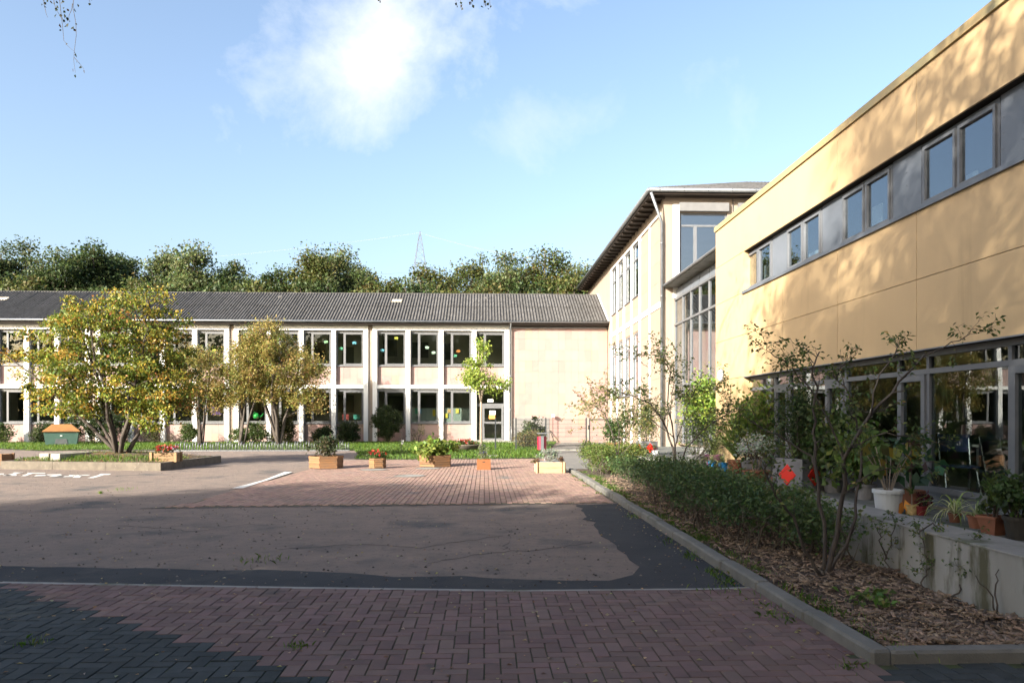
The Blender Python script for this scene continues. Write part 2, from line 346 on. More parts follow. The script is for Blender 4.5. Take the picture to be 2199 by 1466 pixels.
def arching(parent, c, n, L, w, pal, wts, seed, rise=.7, name='foliage', spread=1.0):
    """strap leaves arching out from one crown point"""
    rng = np.random.default_rng(seed); V = []; ct = []; o = WL[parent.name]
    for i in range(n):
        a = rng.random() * 2 * pi; l = L * (.55 + .6 * rng.random()); e = radians(rng.uniform(35, 85)) if spread < 1 else radians(rng.uniform(20, 80)); d = np.array([cos(a), sin(a), 0]); s = np.array([-sin(a), cos(a), 0])
        p = np.array(c, float) - np.array(o); pts = [p.copy()]; seg = 6
        for q in range(seg):
            p = p + (d * cos(e) + np.array([0, 0, sin(e)])) * l / seg; pts.append(p.copy()); e -= radians(110 * (1.25 - rise) / seg) * (1 + q * .25)
        ws = [w * x for x in (.5, .9, 1, .95, .8, .55, .06)]; c0 = LEAFK[0] * np.array(pal[rng.choice(len(pal), p=np.array(wts) / sum(wts))]) * rng.uniform(.8, 1.2)
        for q in range(seg): V += [pts[q] - s * ws[q], pts[q] + s * ws[q], pts[q + 1] + s * ws[q + 1], pts[q + 1] - s * ws[q + 1]]; ct.append(c0)
    return inst(name, np_mesh(name, np.array(V), 4, LEAF, np.array(ct)), parent, o)
def inpoly(p, poly):
    c = False; j = len(poly) - 1
    for i in range(len(poly)):
        a, b = poly[i], poly[j]
        if (a[1] > p[1]) != (b[1] > p[1]) and p[0] < (b[0] - a[0]) * (p[1] - a[1]) / (b[1] - a[1]) + a[0]: c = not c
        j = i
    return c
def scatter(poly, n, rng):
    xs = [p[0] for p in poly]; ys = [p[1] for p in poly]; out = []
    while len(out) < n:
        p = (rng.uniform(min(xs), max(xs)), rng.uniform(min(ys), max(ys)))
        if inpoly(p, poly): out.append(p)
    return out
# ================================================================== GROUND
RED = lin((150, 95, 84)); GRY = lin((92, 98, 102))
WORN = mat('worn_red_asphalt', (0.255, 0.203, 0.171), (0.202, 0.166, 0.144), 2.2, .95, .8, 160, spec=.1, c3=(0.103, 0.102, 0.103), vs3=.62, t3=.55, bdist=.03)
def add_speckle(m, scale, col, th):
    t = m.node_tree; L = t.links.new; b = t.nodes['Principled BSDF']; src = b.inputs['Base Color'].links[0].from_socket
    g = t.nodes.new('ShaderNodeNewGeometry'); n = t.nodes.new('ShaderNodeTexNoise'); n.inputs['Scale'].default_value = scale; n.inputs['Detail'].default_value = 3; n.inputs['Roughness'].default_value = .8
    L(g.outputs['Position'], n.inputs['Vector']); r = t.nodes.new('ShaderNodeMapRange'); r.inputs[1].default_value = th; r.inputs[2].default_value = th + .08; L(n.outputs['Fac'], r.inputs[0])
    x = t.nodes.new('ShaderNodeMix'); x.data_type = 'RGBA'; L(r.outputs[0], x.inputs[0]); L(src, x.inputs[6]); x.inputs[7].default_value = (*col, 1); L(x.outputs[2], b.inputs['Base Color'])
add_speckle(WORN, 85, (.36, .29, .24), .60); add_speckle(WORN, 70, (.09, .08, .075), .62); add_speckle(WORN, 9, (.165, .14, .125), .57); add_speckle(WORN, 38, (.31, .255, .215), .62); add_speckle(WORN, 21, (.11, .10, .09), .66); add_speckle(WORN, 3.1, (.13, .12, .115), .63)
ASPH = mat('asphalt', (0.0438, 0.0464, 0.05), (0.0578, 0.0595, 0.0613), 1.5, .9, .7, 220, spec=.1, c3=(0.0745, 0.0727, 0.0701), vs3=1.1, t3=.6)
add_speckle(ASPH, 120, (.11, .11, .11), .66)
g = MB()
g.quad((-700, -700, 0), (700, -700, 0), (700, 700, 0), (-700, 700, 0)); struct('ground', g, WORN)

# asphalt repair strip: along the herringbone paving and up beside the kerb
rd = random.Random(3)
def wob(pts, step=.25, a=.03):
    out = []
    for p, q in zip(pts, pts[1:]):
        n = max(1, int((q - p).length / step))
        for i in range(n): out.append(p.lerp(q, i / n) + Vector((rd.gauss(0, a), rd.gauss(0, a), 0)))
    return out + [pts[-1]]
EDGE = [Vector((-16, 7.35, 0)), G(0, 1255), G(550, 1265), G(1100, 1273), G(1530, 1269), Vector((2.6, 6.74, 0))]
upper = wob([G(-300, 1210), G(0, 1214), G(250, 1219), G(500, 1222), G(700, 1228), G(850, 1238), G(1000, 1238), G(1200, 1243), G(1310, 1246), G(1345, 1232), G(1366, 1216), G(1340, 1190), G(1300, 1160), G(1270, 1120), G(1238, 1084)])
strip = [Vector((-16, 8.3, 0))] + upper + [Vector((2.42, 13.42, 0)), Vector((2.42, 6.72, 0))] + EDGE[::-1][1:]
struct('asphalt_strip', MB().flat([(p[0], p[1]) for p in strip], .004), ASPH)
# thin seam of tar along the far block paving
seam = [G(300, 1092), G(620, 1088), G(800, 1086), G(1000, 1084), G(1240, 1082)]
s1 = wob(seam, .3, .02); mb = MB()
for a, b in zip(s1, s1[1:]):
    w = .018 + rd.random() * .03; mb.quad((a.x, a.y - w, .008), (b.x, b.y - w, .008), (b.x, b.y + w * .5, .008), (a.x, a.y + w * .5, .008))
struct('tar_seam', mb, ASPH)

# --- herringbone block paving at the photographer's feet
BED = mat('mossy_joint_sand', (.042, .045, .026), (.055, .075, .024), 5, .95, .6, 120)
PR = mat('red_paver', (0.168, 0.112, 0.101), (0.138, 0.098, 0.0904), 6, .85, .35, 140, spec=.1, rnd='object', amt=.16, hue=.012, c3=(0.0887, 0.0783, 0.0722), vs3=2, t3=.60)
PRI = mat('red_paver_joined', (0.168, 0.112, 0.101), (0.138, 0.098, 0.0904), 6, .85, .35, 140, spec=.1, rnd='island', amt=.16, hue=.012, c3=(0.0887, 0.0783, 0.0722), vs3=2, t3=.60)
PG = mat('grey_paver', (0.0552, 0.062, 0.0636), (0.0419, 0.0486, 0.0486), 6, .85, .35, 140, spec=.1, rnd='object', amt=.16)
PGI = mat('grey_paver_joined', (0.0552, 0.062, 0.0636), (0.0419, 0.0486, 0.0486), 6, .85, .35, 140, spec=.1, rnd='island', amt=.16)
near = [(p[0], p[1] - .04) for p in EDGE] + [(2.36, 4.60), (7.5, 4.60), (7.5, 1.0), (-16, 1.0)]
pav = struct('paving', MB().flat(near, .0175), BED)
def paver_mesh(nm, m): return MB().bbox(-.0965, .0965, -.0465, .0465, -.012, .007, .004).mesh(nm, m)
pm = {'r': paver_mesh('paver', PR), 'g': paver_mesh('paver_grey', PG)}
la, lb = G(45, 1275), G(690, 1468)
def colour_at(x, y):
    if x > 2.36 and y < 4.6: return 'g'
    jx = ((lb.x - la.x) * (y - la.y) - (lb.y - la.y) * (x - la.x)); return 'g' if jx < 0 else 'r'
def px_of(p):
    dx, dy = p[0], p[1]; f = dx * SN + dy * CS; r = dx * CS - dy * SN; return CX + F * r / f, CY + F * (H - p[2]) / f
def edge_y(x):
    for p, q in zip(EDGE, EDGE[1:]):
        if p.x <= x <= q.x: return p.y + (q.y - p.y) * (x - p.x) / (q.x - p.x)
    return EDGE[-1].y
cuts = []
w = .1; bricks = []
for i in range(-80, 56):
    for j in range(16, 74):
        k = (i - j) % 4
        if k == 0: c = ((i + 1) * w, (j + .5) * w, 0)
        elif k == 2: c = ((i + .5) * w, j * w, pi / 2)
        else: continue
        hy = .05 if c[2] == 0 else .1; e = edge_y(c[0]) - .037
        if c[1] + hy <= e + .004 and inpoly(c, near): bricks.append(c)
        elif c[0] < 2.36 and e - (c[1] - hy) > .02 and c[1] - hy < e: cuts.append((c[0], c[1] - hy, e, .0965 if c[2] == 0 else .0465))
vis = []
for b in bricks:
    x, y = px_of((b[0], b[1], .02)) if b[1] > .5 else (-1, -1)
    b_in = 0 <= x <= 2199 and y <= 1490; vis.append((0 if b_in else 1, b[1] ** 2 + b[0] ** 2, b))
vis.sort(); jr, jg = MB(), MB()
for n, (a, d, b) in enumerate(vis):
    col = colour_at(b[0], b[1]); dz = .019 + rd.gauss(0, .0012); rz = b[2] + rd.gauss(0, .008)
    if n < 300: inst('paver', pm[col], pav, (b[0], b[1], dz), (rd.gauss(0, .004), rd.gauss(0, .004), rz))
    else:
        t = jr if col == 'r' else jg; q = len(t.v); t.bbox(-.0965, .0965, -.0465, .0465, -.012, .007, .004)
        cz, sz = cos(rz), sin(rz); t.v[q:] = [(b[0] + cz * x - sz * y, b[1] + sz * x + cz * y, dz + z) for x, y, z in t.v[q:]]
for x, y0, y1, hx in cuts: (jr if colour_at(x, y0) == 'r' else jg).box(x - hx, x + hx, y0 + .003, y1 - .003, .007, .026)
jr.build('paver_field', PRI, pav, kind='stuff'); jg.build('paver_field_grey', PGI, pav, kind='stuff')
# concrete edging between paving and asphalt, stone by stone
edg = struct('paving_edging', MB().box(-16, -15.9, 7.3, 7.36, -.05, .012), CONCD)
for p, q in zip(EDGE, EDGE[1:]):
    n = max(1, int((q - p).length / 1.0))
    for i in range(n):
        a, b = p.lerp(q, i / n), p.lerp(q, (i + 1) / n); t = (b - a).normalized(); nn = Vector((-t.y, t.x, 0)) * .035
        a2, b2 = a + t * .004, b - t * .004
        MB().prism([a2 - nn, b2 - nn, b2 + nn, a2 + nn], -.05, .022 + rd.gauss(0, .002)).build('edging_stone', mat_e if 'mat_e' in globals() else CONC, edg)

# --- far block paving (rows of small red blocks) and the grey path to the gate
farp = [G(-120, 1118), G(300, 1091), G(620, 1087), G(1000, 1083), G(1238, 1081), Vector((2.38, 13.5, 0)), Vector((2.38, 21.3, 0)), G(1150, 1000), G(1165, 985), G(1000, 986), G(740, 988), G(690, 998), G(640, 1012), G(515, 1049), G(420, 1078), G(300, 1088)]
farp = [G(330, 1091), G(620, 1087), G(1000, 1083), G(1238, 1081), Vector((2.38, 13.5, 0)), Vector((2.38, 21.4, 0)), G(1170, 985), G(1000, 986), G(740, 988), G(690, 998), G(628, 1017), G(505, 1051), G(420, 1078)]
fp = [(p[0], p[1]) for p in farp]
FRI = mat('far_red_paver', (0.291, 0.192, 0.153), (0.247, 0.177, 0.146), 5, .85, .3, 120, spec=.1, rnd='island', amt=.15, hue=.012, c3=(0.18, 0.147, 0.132), vs3=.8, t3=.56)
FBED = mat('far_joint_sand', (0.09, 0.0675, 0.0495), (0.0765, 0.0765, 0.045), 3, .95)
p2 = struct('block_paving', MB().flat(fp, .004), FBED); mb = MB()
for i in range(-75, 26):
    for j in range(60, 145):
        c = (i * .1 + .05, j * .2 + (.1 if i % 2 else 0))
        if inpoly(c, fp) and inpoly((c[0] + .05, c[1] - .1), fp) and inpoly((c[0] - .05, c[1] + .1), fp):
            z = .016 + rd.gauss(0, .001); n = len(mb.v); hx, hy = .0455, .0955
            mb.v += [(c[0] + sx * (hx + e), c[1] + sy * (hy + e), zz) for zz, e in ((.004, 0), (z, -.003)) for sx, sy in ((-1, -1), (1, -1), (1, 1), (-1, 1))]
            mb.f += [tuple(n + q for q in (4, 5, 6, 7)), (n, n + 1, n + 5, n + 4), (n + 1, n + 2, n + 6, n + 5), (n + 2, n + 3, n + 7, n + 6), (n + 3, n, n + 4, n + 7)]
mb.build('paver_field', FRI, p2, kind='stuff')
GP = mat('grey_path_block', (0.156, 0.15, 0.137), (0.124, 0.12, 0.111), 4, .9, .3, 100, rnd='island', amt=.12)
pathp = [(p[0], p[1]) for p in (Vector((2.38, 21.45, 0)), Vector((8.0, 21.5, 0)), Vector((7.2, 45, 0)), Vector((4.6, 45, 0)), G(1180, 966), G(1174, 985))]
p3 = struct('path', MB().flat(pathp, .004), FBED); mb = MB()
for i in range(8, 42):
    for j in range(104, 230):
        c = (i * .2 + (.1 if j % 2 else 0), j * .2)
        if all(inpoly((c[0] + a, c[1] + b), pathp) for a, b in ((-.1, -.1), (.1, .1))):
            mb.box(c[0] - .097, c[0] + .097, c[1] - .097, c[1] + .097, .004, .016 + rd.gauss(0, .001))
mb.build('paver_field', GP, p3, kind='stuff')

# --- painted markings
PAINT = mat('road_paint', (0.585, 0.585, 0.562), (0.465, 0.45, 0.42), 14, .7, .2, 80, c3=(0.285, 0.247, 0.217), vs3=10, t3=.60)
def marking(name, quads, label, z=.024):
    mb = MB()
    for q in quads: mb.flat([(G(*p).x, G(*p).y) for p in q], z)
    return struct(name, mb, PAINT, kind='structure')
marking('painted_line', [[(498, 1050), (522, 1050), (572, 1033), (566, 1032)], [(566, 1032), (572, 1033.5), (628, 1015), (612, 1014)]], '')
def zq(*p): return [(x / 5.4975, 900 + y / 5.5) for x, y in p]
marking('painted_lettering', [zq((0, 642), (50, 640), (42, 652), (0, 655)), zq((30, 668), (105, 668), (275, 628), (195, 630)), zq((30, 666), (190, 668), (205, 655), (60, 655)), zq((150, 634), (270, 632), (275, 627), (165, 628)),
     zq((245, 671), (300, 671), (395, 640), (340, 640)), zq((320, 640), (535, 642), (535, 633), (325, 632)), zq((400, 674), (540, 668), (560, 655), (430, 658)), zq((530, 662), (735, 658), (715, 648), (550, 652)), zq((570, 678), (650, 678), (735, 660), (650, 657)),
     zq((745, 683), (860, 680), (862, 671), (765, 672)), zq((855, 690), (940, 690), (975, 660), (900, 657)), zq((810, 668), (900, 672), (905, 660), (820, 657)), zq((930, 668), (1045, 664), (1070, 655), (940, 656)),
     zq((1030, 695), (1110, 695), (1225, 660), (1160, 660)), zq((1150, 662), (1290, 656), (1315, 644), (1190, 643))], '', .006)

# --- kerb and planting bed beside the yellow building
XK, XK2, XW, XW2, XF = 2.36, 2.49, 3.84, 4.26, 5.13
kerb = struct('kerb', MB().box(XK + .01, XK2 - .01, 4.62, 21.3, -.1, .03), CONCD)
y = 4.585; first = True
while y < 21.2:
    l = .98 if not first else 1.0; first = False
    o = MB().bbox(0, XK2 - XK, .004, l - .004, 0, .112, .018).build('kerb_stone', CONCD, kerb, loc=(XK + rd.gauss(0, .006), y, -.005 + rd.gauss(0, .004))); o.rotation_euler = (0, 0, rd.gauss(0, .006)); y += l
x = XK2
while x < 8:
    o = MB().bbox(.004, .976, 0, .13, 0, .112, .018).build('kerb_stone', CONCD, kerb, loc=(x, 4.585 + rd.gauss(0, .004), -.005 + rd.gauss(0, .003))); x += .98
MULB = mat('bark_mulch_base', (.055, .040, .030), (.10, .075, .055), 18, .95, 1.0, 50, bdist=.04)
def heights(x, y): return .07 + .035 * sin(x * 5.1 + y * 1.7) * sin(y * 2.3) + .02 * sin(x * 9 + y * 7)
mb = MB(); nx, ny = 10, 90
for j in range(ny + 1):
    for i in range(nx + 1):
        X = XK2 - .01 + (XW - XK2 + .02) * i / nx; Y = 4.70 + (21.2 - 4.70) * j / ny; e = min(1, i / 1.5)
        mb.v.append((X, Y, heights(X, Y) * e + .045 * (1 - e)))
for j in range(ny):
    for i in range(nx): a = j * (nx + 1) + i; mb.f.append((a, a + 1, a + nx + 2, a + nx + 1))
struct('planting_bed', mb, MULB, smooth=True)
mb = MB(); n = nx + 1
mb = MB().flat([(XW, 4.7), (8, 4.7), (8, 4.4), (XW, 4.4)], -.02)
# bark chips
CHIP = mat('bark_chip', (.23, .165, .115), (.12, .085, .06), 30, .9, .4, 80, rnd='island', amt=.7, hue=.012)
rng = np.random.default_rng(5); N = 14000
cx = rng.uniform(XK2 + .06, XW - .01, N); cy = 4.74 + (18.5 - 4.74) * rng.random(N) ** 1.7
cz = np.array([heights(a, b) for a, b in zip(cx, cy)]) + rng.uniform(.0, .02, N)
a = rng.random(N) * 2 * pi; l = rng.gamma(2.6, .017, N).clip(.012, .15); wd = (l * rng.uniform(.07, .3, N)).clip(.003, .022); th = .003 + wd * .12; pit = rng.normal(0, .22, N)
dx = np.stack([np.cos(a) * np.cos(pit), np.sin(a) * np.cos(pit), np.sin(pit)], 1); dy = np.stack([-np.sin(a), np.cos(a), rng.normal(0, .3, N)], 1); dz = np.cross(dx, dy)
C = np.stack([cx, cy, cz + .006], 1); V = []
cor = {}
for sx in (-1, 1):
    for sy in (-1, 1):
        for sz in (-1, 1): cor[(sx, sy, sz)] = C + dx * (sx * l / 2)[:, None] + dy * (sy * wd / 2 * (1 if sx < 0 else .7))[:, None] + dz * (sz * th)[:, None]
fc = [[(-1, -1, 1), (1, -1, 1), (1, 1, 1), (-1, 1, 1)], [(-1, -1, -1), (1, -1, -1), (1, -1, 1), (-1, -1, 1)], [(1, 1, -1), (-1, 1, -1), (-1, 1, 1), (1, 1, 1)], [(1, -1, -1), (1, 1, -1), (1, 1, 1), (1, -1, 1)], [(-1, 1, -1), (-1, -1, -1), (-1, -1, 1), (-1, 1, 1)]]
idx = {k: q for q, k in enumerate(cor)}; allv = np.stack(list(cor.values()), 1)
me = bpy.data.meshes.new('bark_mulch'); me.vertices.add(N * 8); me.vertices.foreach_set('co', allv.astype(np.float32).ravel())
li = np.concatenate([np.array([[idx[k] for k in f] for f in fc]).ravel() + 8 * q for q in range(N)]).astype(np.int32)
me.loops.add(len(li)); me.loops.foreach_set('vertex_index', li); me.polygons.add(N * 5); me.polygons.foreach_set('loop_start', np.arange(0, len(li), 4, dtype=np.int32)); me.materials.append(CHIP); me.update(calc_edges=True)
inst('bark_mulch', me, None, (0, 0, 0), kind='stuff', label='brown bark chips spread over the planting bed')
# --- concrete retaining wall and terrace
WALLM = mat('stained_concrete_wall', (0.304, 0.3, 0.28), (0.248, 0.244, 0.224), 1.8, .9, .4, 60, c3=(0.084, 0.08, 0.048), vs3=2.6, t3=.49, stretch=(1, 1.3, .35))
rw = thing('retaining_wall', 'stained low concrete wall between bark bed and terrace', 'wall', (XW, 4, 0))
MB().box(XW, XW2, 1.0, 20.4, -.1, .525).build('wall_body', WALLM, rw)
y = 1.0
while y < 20.3: MB().bbox(XW - .006, XW2 + .01, y + .002, min(y + 3.2, 20.42) - .002, .5251, .545, .006).build('coping', CONC, rw); y += 3.2
TERR = mat('terrace_paving', (.13, .13, .12), (.09, .095, .085), 3, .9, .4, 90, c3=(.07, .085, .05), vs3=2, t3=.55)
struct('terrace', MB().box(XW2, XF + .05, 1.0, 20.4, -.1, .48).box(XF + .05, 8.6, 16.95, 27, -.1, .47).box(XW2, XF + .05, 20.4, 27, -.1, .475), TERR)

# --- lawn in front of the long wing
GRASSB = mat('lawn_soil', (0.033, 0.051, 0.0132), (0.045, 0.06, 0.018), 3, .95, .8, 40)
lawn1 = [G(-400, 962), G(0, 964), G(90, 968), G(200, 966), G(375, 967), G(500, 966.5), G(640, 966), G(760, 967.5)]
lawn2 = [G(762, 969), G(772, 978), G(760, 986), G(820, 988), G(900, 987), G(1000, 986), G(1100, 985), G(1166, 984), G(1180, 966)]
lw = [(p.x, p.y) for p in lawn1 + lawn2] + [(4.3, 45.25), (-42, 45.25)]
struct('lawn', MB().flat(lw, .02), GRASSB)
rng = np.random.default_rng(11); pr = random.Random(4)
LG = [(.10, .20, .025), (.14, .25, .03), (.18, .28, .045), (.08, .16, .02)]
pts = [(x, y, .02) for x, y in scatter(lw, 52000, pr)]
blades('lawn_grass', None, pts, .10, .012, LG, (3, 3, 2, 2), 3, .7, kind='stuff')['label'] = 'mown green grass of the lawn strip along the long wing'
# tufts of weeds along kerbs and joints
tp = []
for _ in range(60):
    yy = 4.7 + 16 * pr.random() ** 1.4; side = pr.random() < .75; x0 = XK2 + .08 + abs(pr.gauss(0, .07)) if side else XK - .07 - abs(pr.gauss(0, .05))
    for _ in range(pr.randint(15, 45)): tp.append((x0 + pr.gauss(0, .05), yy + pr.gauss(0, .09), .06 if side else .005))
for y0 in np.arange(9, 19, .5):
    for _ in range(120): tp.append((XK2 + .05 + abs(pr.gauss(0, .15)), y0 + pr.random() * .5, .06))
for px, py, s in ((65, 1387, .05), (1725, 1310, .08), (215, 1060, .0), (270, 1052, .12), (640, 1395, .02), (1660, 1330, .04), (560, 1205, .12), (1830, 1440, .03), (1550, 1275, .12), (250, 966, .25), (50, 967, .3), (85, 966, .2), (150, 963, .2)):
    c = G(px, py)
    for _ in range(40): tp.append((c.x + pr.gauss(0, .02 + s), c.y + pr.gauss(0, .02 + s), .004))
TPAL = [(.17, .32, .05), (.22, .38, .06), (.14, .25, .05), (.28, .32, .09)]
blades('kerb_weeds', None, tp, .055, .0028, TPAL, (3, 3, 2, 1), 8, .9, kind='stuff')['label'] = 'grass tufts and weeds growing along the kerb and paving joints'
# cracks in the worn surface
for i_, ln in enumerate((((120, 1150), (260, 1128), (420, 1140), (560, 1122)), ((600, 1180), (760, 1168), (900, 1176), (1080, 1150)), ((900, 1215), (1010, 1190), (1150, 1180), (1270, 1165)), ((60, 1062), (190, 1058), (330, 1066)), ((1040, 1110), (1100, 1140), (1080, 1180)))):
    cr_ = wob([G(*p) for p in ln], .12, .03); mb = MB()
    for a, b in zip(cr_, cr_[1:]): w_ = .006 + .008 * rd.random(); mb.quad((a.x, a.y - w_, .003), (b.x, b.y - w_, .003), (b.x, b.y + w_, .003), (a.x, a.y + w_, .003))
    struct('asphalt_crack', mb, ASPH)
# grit and small debris on the worn surface
gb_ = MB()
for _ in range(1400):
    yy = 6.9 + 15 * pr.random() ** 1.6; xx = pr.uniform(-.70 * yy, min(.5 * yy, 2.2)); r = pr.uniform(.006, .02); n = len(gb_.v)
    gb_.v += [(xx - r, yy, .002), (xx, yy - r * .8, .002), (xx + r, yy, .002), (xx, yy + r * .8, .002), (xx, yy, .002 + r * pr.uniform(.5, 1))]; gb_.f += [(n, n + 1, n + 4), (n + 1, n + 2, n + 4), (n + 2, n + 3, n + 4), (n + 3, n, n + 4)]
struct('grit', gb_, mat('grit_stone', (.16, .14, .12), (.06, .05, .045), 40, .9, rnd='island', amt=.8), kind='stuff')['label'] = 'small stones and crumbs lying on the worn asphalt'
# fallen leaves
fl = []
for _ in range(760):
    yy = 3.6 + 10 * pr.random() ** 1.5; fl.append((pr.uniform(-.72 * yy, min(.7 * yy, 2.34)), yy, .03))
for _ in range(200): yy = 4.7 + 15 * pr.random(); fl.append((XK - abs(pr.gauss(0, .12)), yy, .03))
for _ in range(220):
    p = G(355 + pr.gauss(0, 3), 1009).lerp(G(22, 1004), pr.random()); fl.append((p.x, p.y - abs(pr.gauss(0, .12)), .012))
for _ in range(160): yy = 4.75 + 8 * pr.random(); xx = pr.uniform(XK2, XW); fl.append((xx, yy, heights(xx, yy) + .03))
leaves('fallen_leaves', None, fl, .034, [(.50, .38, .15), (.42, .26, .10), (.22, .11, .05), (.55, .47, .25)], (4, 2, 2, 2), 9, up=3.5, droop=0, asp=.7, kind='stuff')['label'] = 'small dry yellow and brown leaves scattered over the paving'
# ================================================================== LONG TWO-STOREY WING
YB = H * F / 56.0
bx = lambda x: AY(x, 800, YB).x
zy = lambda y: AY(1000, y, YB).z
XR = AY(1305, 800, YB).x                              # left face of the tall cross wing
XL = bx(-420)
LWG = thing('school_wing', 'long two storey school wing with white grid facade and corrugated roof', 'building', (bx(500), YB, 0))
Z = {k: zy(v) for k, v in dict(eave=699, tb0=709.5, wu0=785.5, su0=826.5, mb0=834, wl0=908.5).items()}
def wmesh(w, h, name):                                # window unit, local x 0..w, z 0..h, y into the wall
    t = .075; f = MB(); m1 = .26 * w
    f.box(0, t, 0, .09, 0, h).box(w - t, w, 0, .09, 0, h).box(t, w - t, 0, .09, 0, t).box(t, w - t, 0, .09, h - .17, h - .17 + t).box(m1, m1 + t, .002, .088, t, h - .17)
    a, b = m1 + t, w - t                              # opening sash
    f.box(a + .004, a + .06, -.018, .06, t + .004, h - .175).box(b - .06, b - .004, -.018, .06, t + .004, h - .175).box(a + .06, b - .06, -.018, .06, t + .004, t + .06).box(a + .06, b - .06, -.018, .06, h - .235, h - .175)
    f.box(-.02, w + .02, -.06, .02, -.035, -.002)
    pn = lambda x0, x1, z0, z1: MB().box(x0, x1, .03, .036, z0, z1)
    return f.mesh('window', GREYL), [pn(t, m1, t, h - .17).mesh('pane', GLS), pn(a + .06, b - .06, t + .06, h - .235).mesh('pane', GLS)], MB().box(0, w, -.03, .09, h - .095, h - .002).mesh('roller_box', ROLL)
wW = bx(870) - bx(809.3)
WU = wmesh(wW, Z['tb0'] - Z['wu0'], 'u'); WLO = wmesh(wW, Z['mb0'] - Z['wl0'], 'l')
PD = .22
pil = []; OPEN = []
tw_, th_ = wW / 4, (Z['wu0'] - Z['su0']) / 2
tmesh = MB().bbox(.003, 1 - .003, -.5, .5, 0, 1, .004).mesh('t', TILE)
def tile_box(x0, x1, z0, z1, yf, dep=.012): return MB().box(x0 + .003, x1 - .003, yf, yf + dep, z0 + .003, z1 - .003)
joined = MB()
BAYS = [(-81, 66.0), (205, 69.3), (502, 69.7), (800, 71.0)]
for bi, (xs, pit) in enumerate(BAYS):
    X0, XE = bx(xs), bx(xs + 4 * pit + 9.3)
    pw = .255; pitch = (XE - X0 - pw) / 4
    MB().box(X0, XE, YB + .004, YB + .3, Z['tb0'], Z['eave']).build('top_beam', WHITE, LWG)
    for i in range(5):
        MB().box(X0 + i * pitch, X0 + i * pitch + pw, YB, YB + .36, -.05, Z['tb0']).build('pilaster', WHITE, LWG)
        if i == 4: break
        a, b = X0 + i * pitch + pw, X0 + (i + 1) * pitch
        door = bi == 3 and i == 3
        MB().box(a, b, YB + .03, YB + .3, Z['su0'] - (Z['su0'] - Z['mb0']), Z['su0']).build('mid_beam', WHITE, LWG)
        MB().box(a, b, YB + PD + .012, YB + .36, Z['su0'], Z['wu0'] - .002).build('spandrel_wall', JOINT, LWG)
        if not door: MB().box(a, b, YB + PD + .012, YB + .36, -.05, Z['wl0'] - .002).build('spandrel_wall', JOINT, LWG)
        for (z0, z1, lowr) in ((Z['su0'] + .01, Z['wu0'] - .04, 0), (0.0, Z['wl0'] - .04, 1)):
            if lowr and door: continue
            for c in range(4):
                sp_ = rd.choice((.5, .5, .36, .62)) if not lowr else .5
                for za, zb_ in ((z0, z0 + (z1 - z0) * sp_), (z0 + (z1 - z0) * sp_, z1)):
                    xa, xb = a + (b - a) * c / 4, a + (b - a) * (c + 1) / 4
                    if bi >= 2: tile_box(xa, xb, za, zb_, YB + PD).build('tile', TILE, LWG, off=((xa + xb) / 2, YB + PD, za))
                    else:
                        joined.box(xa + .003, xb - .003, YB + PD, YB + PD + .012, za + .003, zb_ - .003)
        for z0, (fm, pns, rb) in ((Z['wu0'], WU), (Z['wl0'], WLO)):
            if z0 == Z['wl0'] and door: continue
            s = (b - a) / wW
            wo_ = inst('window', fm, LWG, (a, YB + PD - .02, z0), None, (s, 1, 1))
            for p in pns: q = inst('pane', p, None, (0, 0, 0)); q.parent = wo_
            q = inst('roller_box', rb, None, (0, 0, 0)); q.parent = wo_
            OPEN.append((a, b, z0))
    if bi < 3: MB().box(XE, bx(BAYS[bi + 1][0]), YB + .12, YB + .36, -.05, Z['eave']).build('pier', CREAM, LWG)
    DOOR = (a, b)
joined.build('tile_field', TILEI, LWG, kind='stuff')
# far-left continuation, out of the frame
MB().box(XL, bx(-81), YB + .1, YB + .36, -.05, Z['eave']).build('end_wall', CREAM, LWG)
# tiled blank wall by the corner
TX0, TX1 = bx(1099.5), XR; MB().box(bx(1093.4), TX1, YB + .072, YB + .36, -.05, zy(700)).build('blank_wall', JOINT, LWG)
cw = bx(1114.3) - bx(1100); nc = 15; rh = zy(703) - zy(726.4)
for c in range(nc):
    xa = TX0 + c * cw; xb = min(xa + cw, TX1 - .002)
    if xb - xa < .05: continue
    for r in range(11):
        z1 = zy(704) - r * rh; z0 = max(z1 - rh, .0)
        if z1 - z0 > .05: tile_box(xa, xb, z0, z1, YB + .06).build('tile', TILE, LWG, off=((xa + xb) / 2, YB, z0))
MB().box(TX0, TX1, YB + .02, YB + .07, zy(704), zy(702)).build('head_flashing', ZINC, LWG)
MB().box(TX0 + .02, bx(1180), YB + .03, YB + .058, 0, zy(897)).build('plinth', mat('grey_plinth', (.20, .19, .18), (.15, .145, .14), 3, .9, .4, 40), LWG)
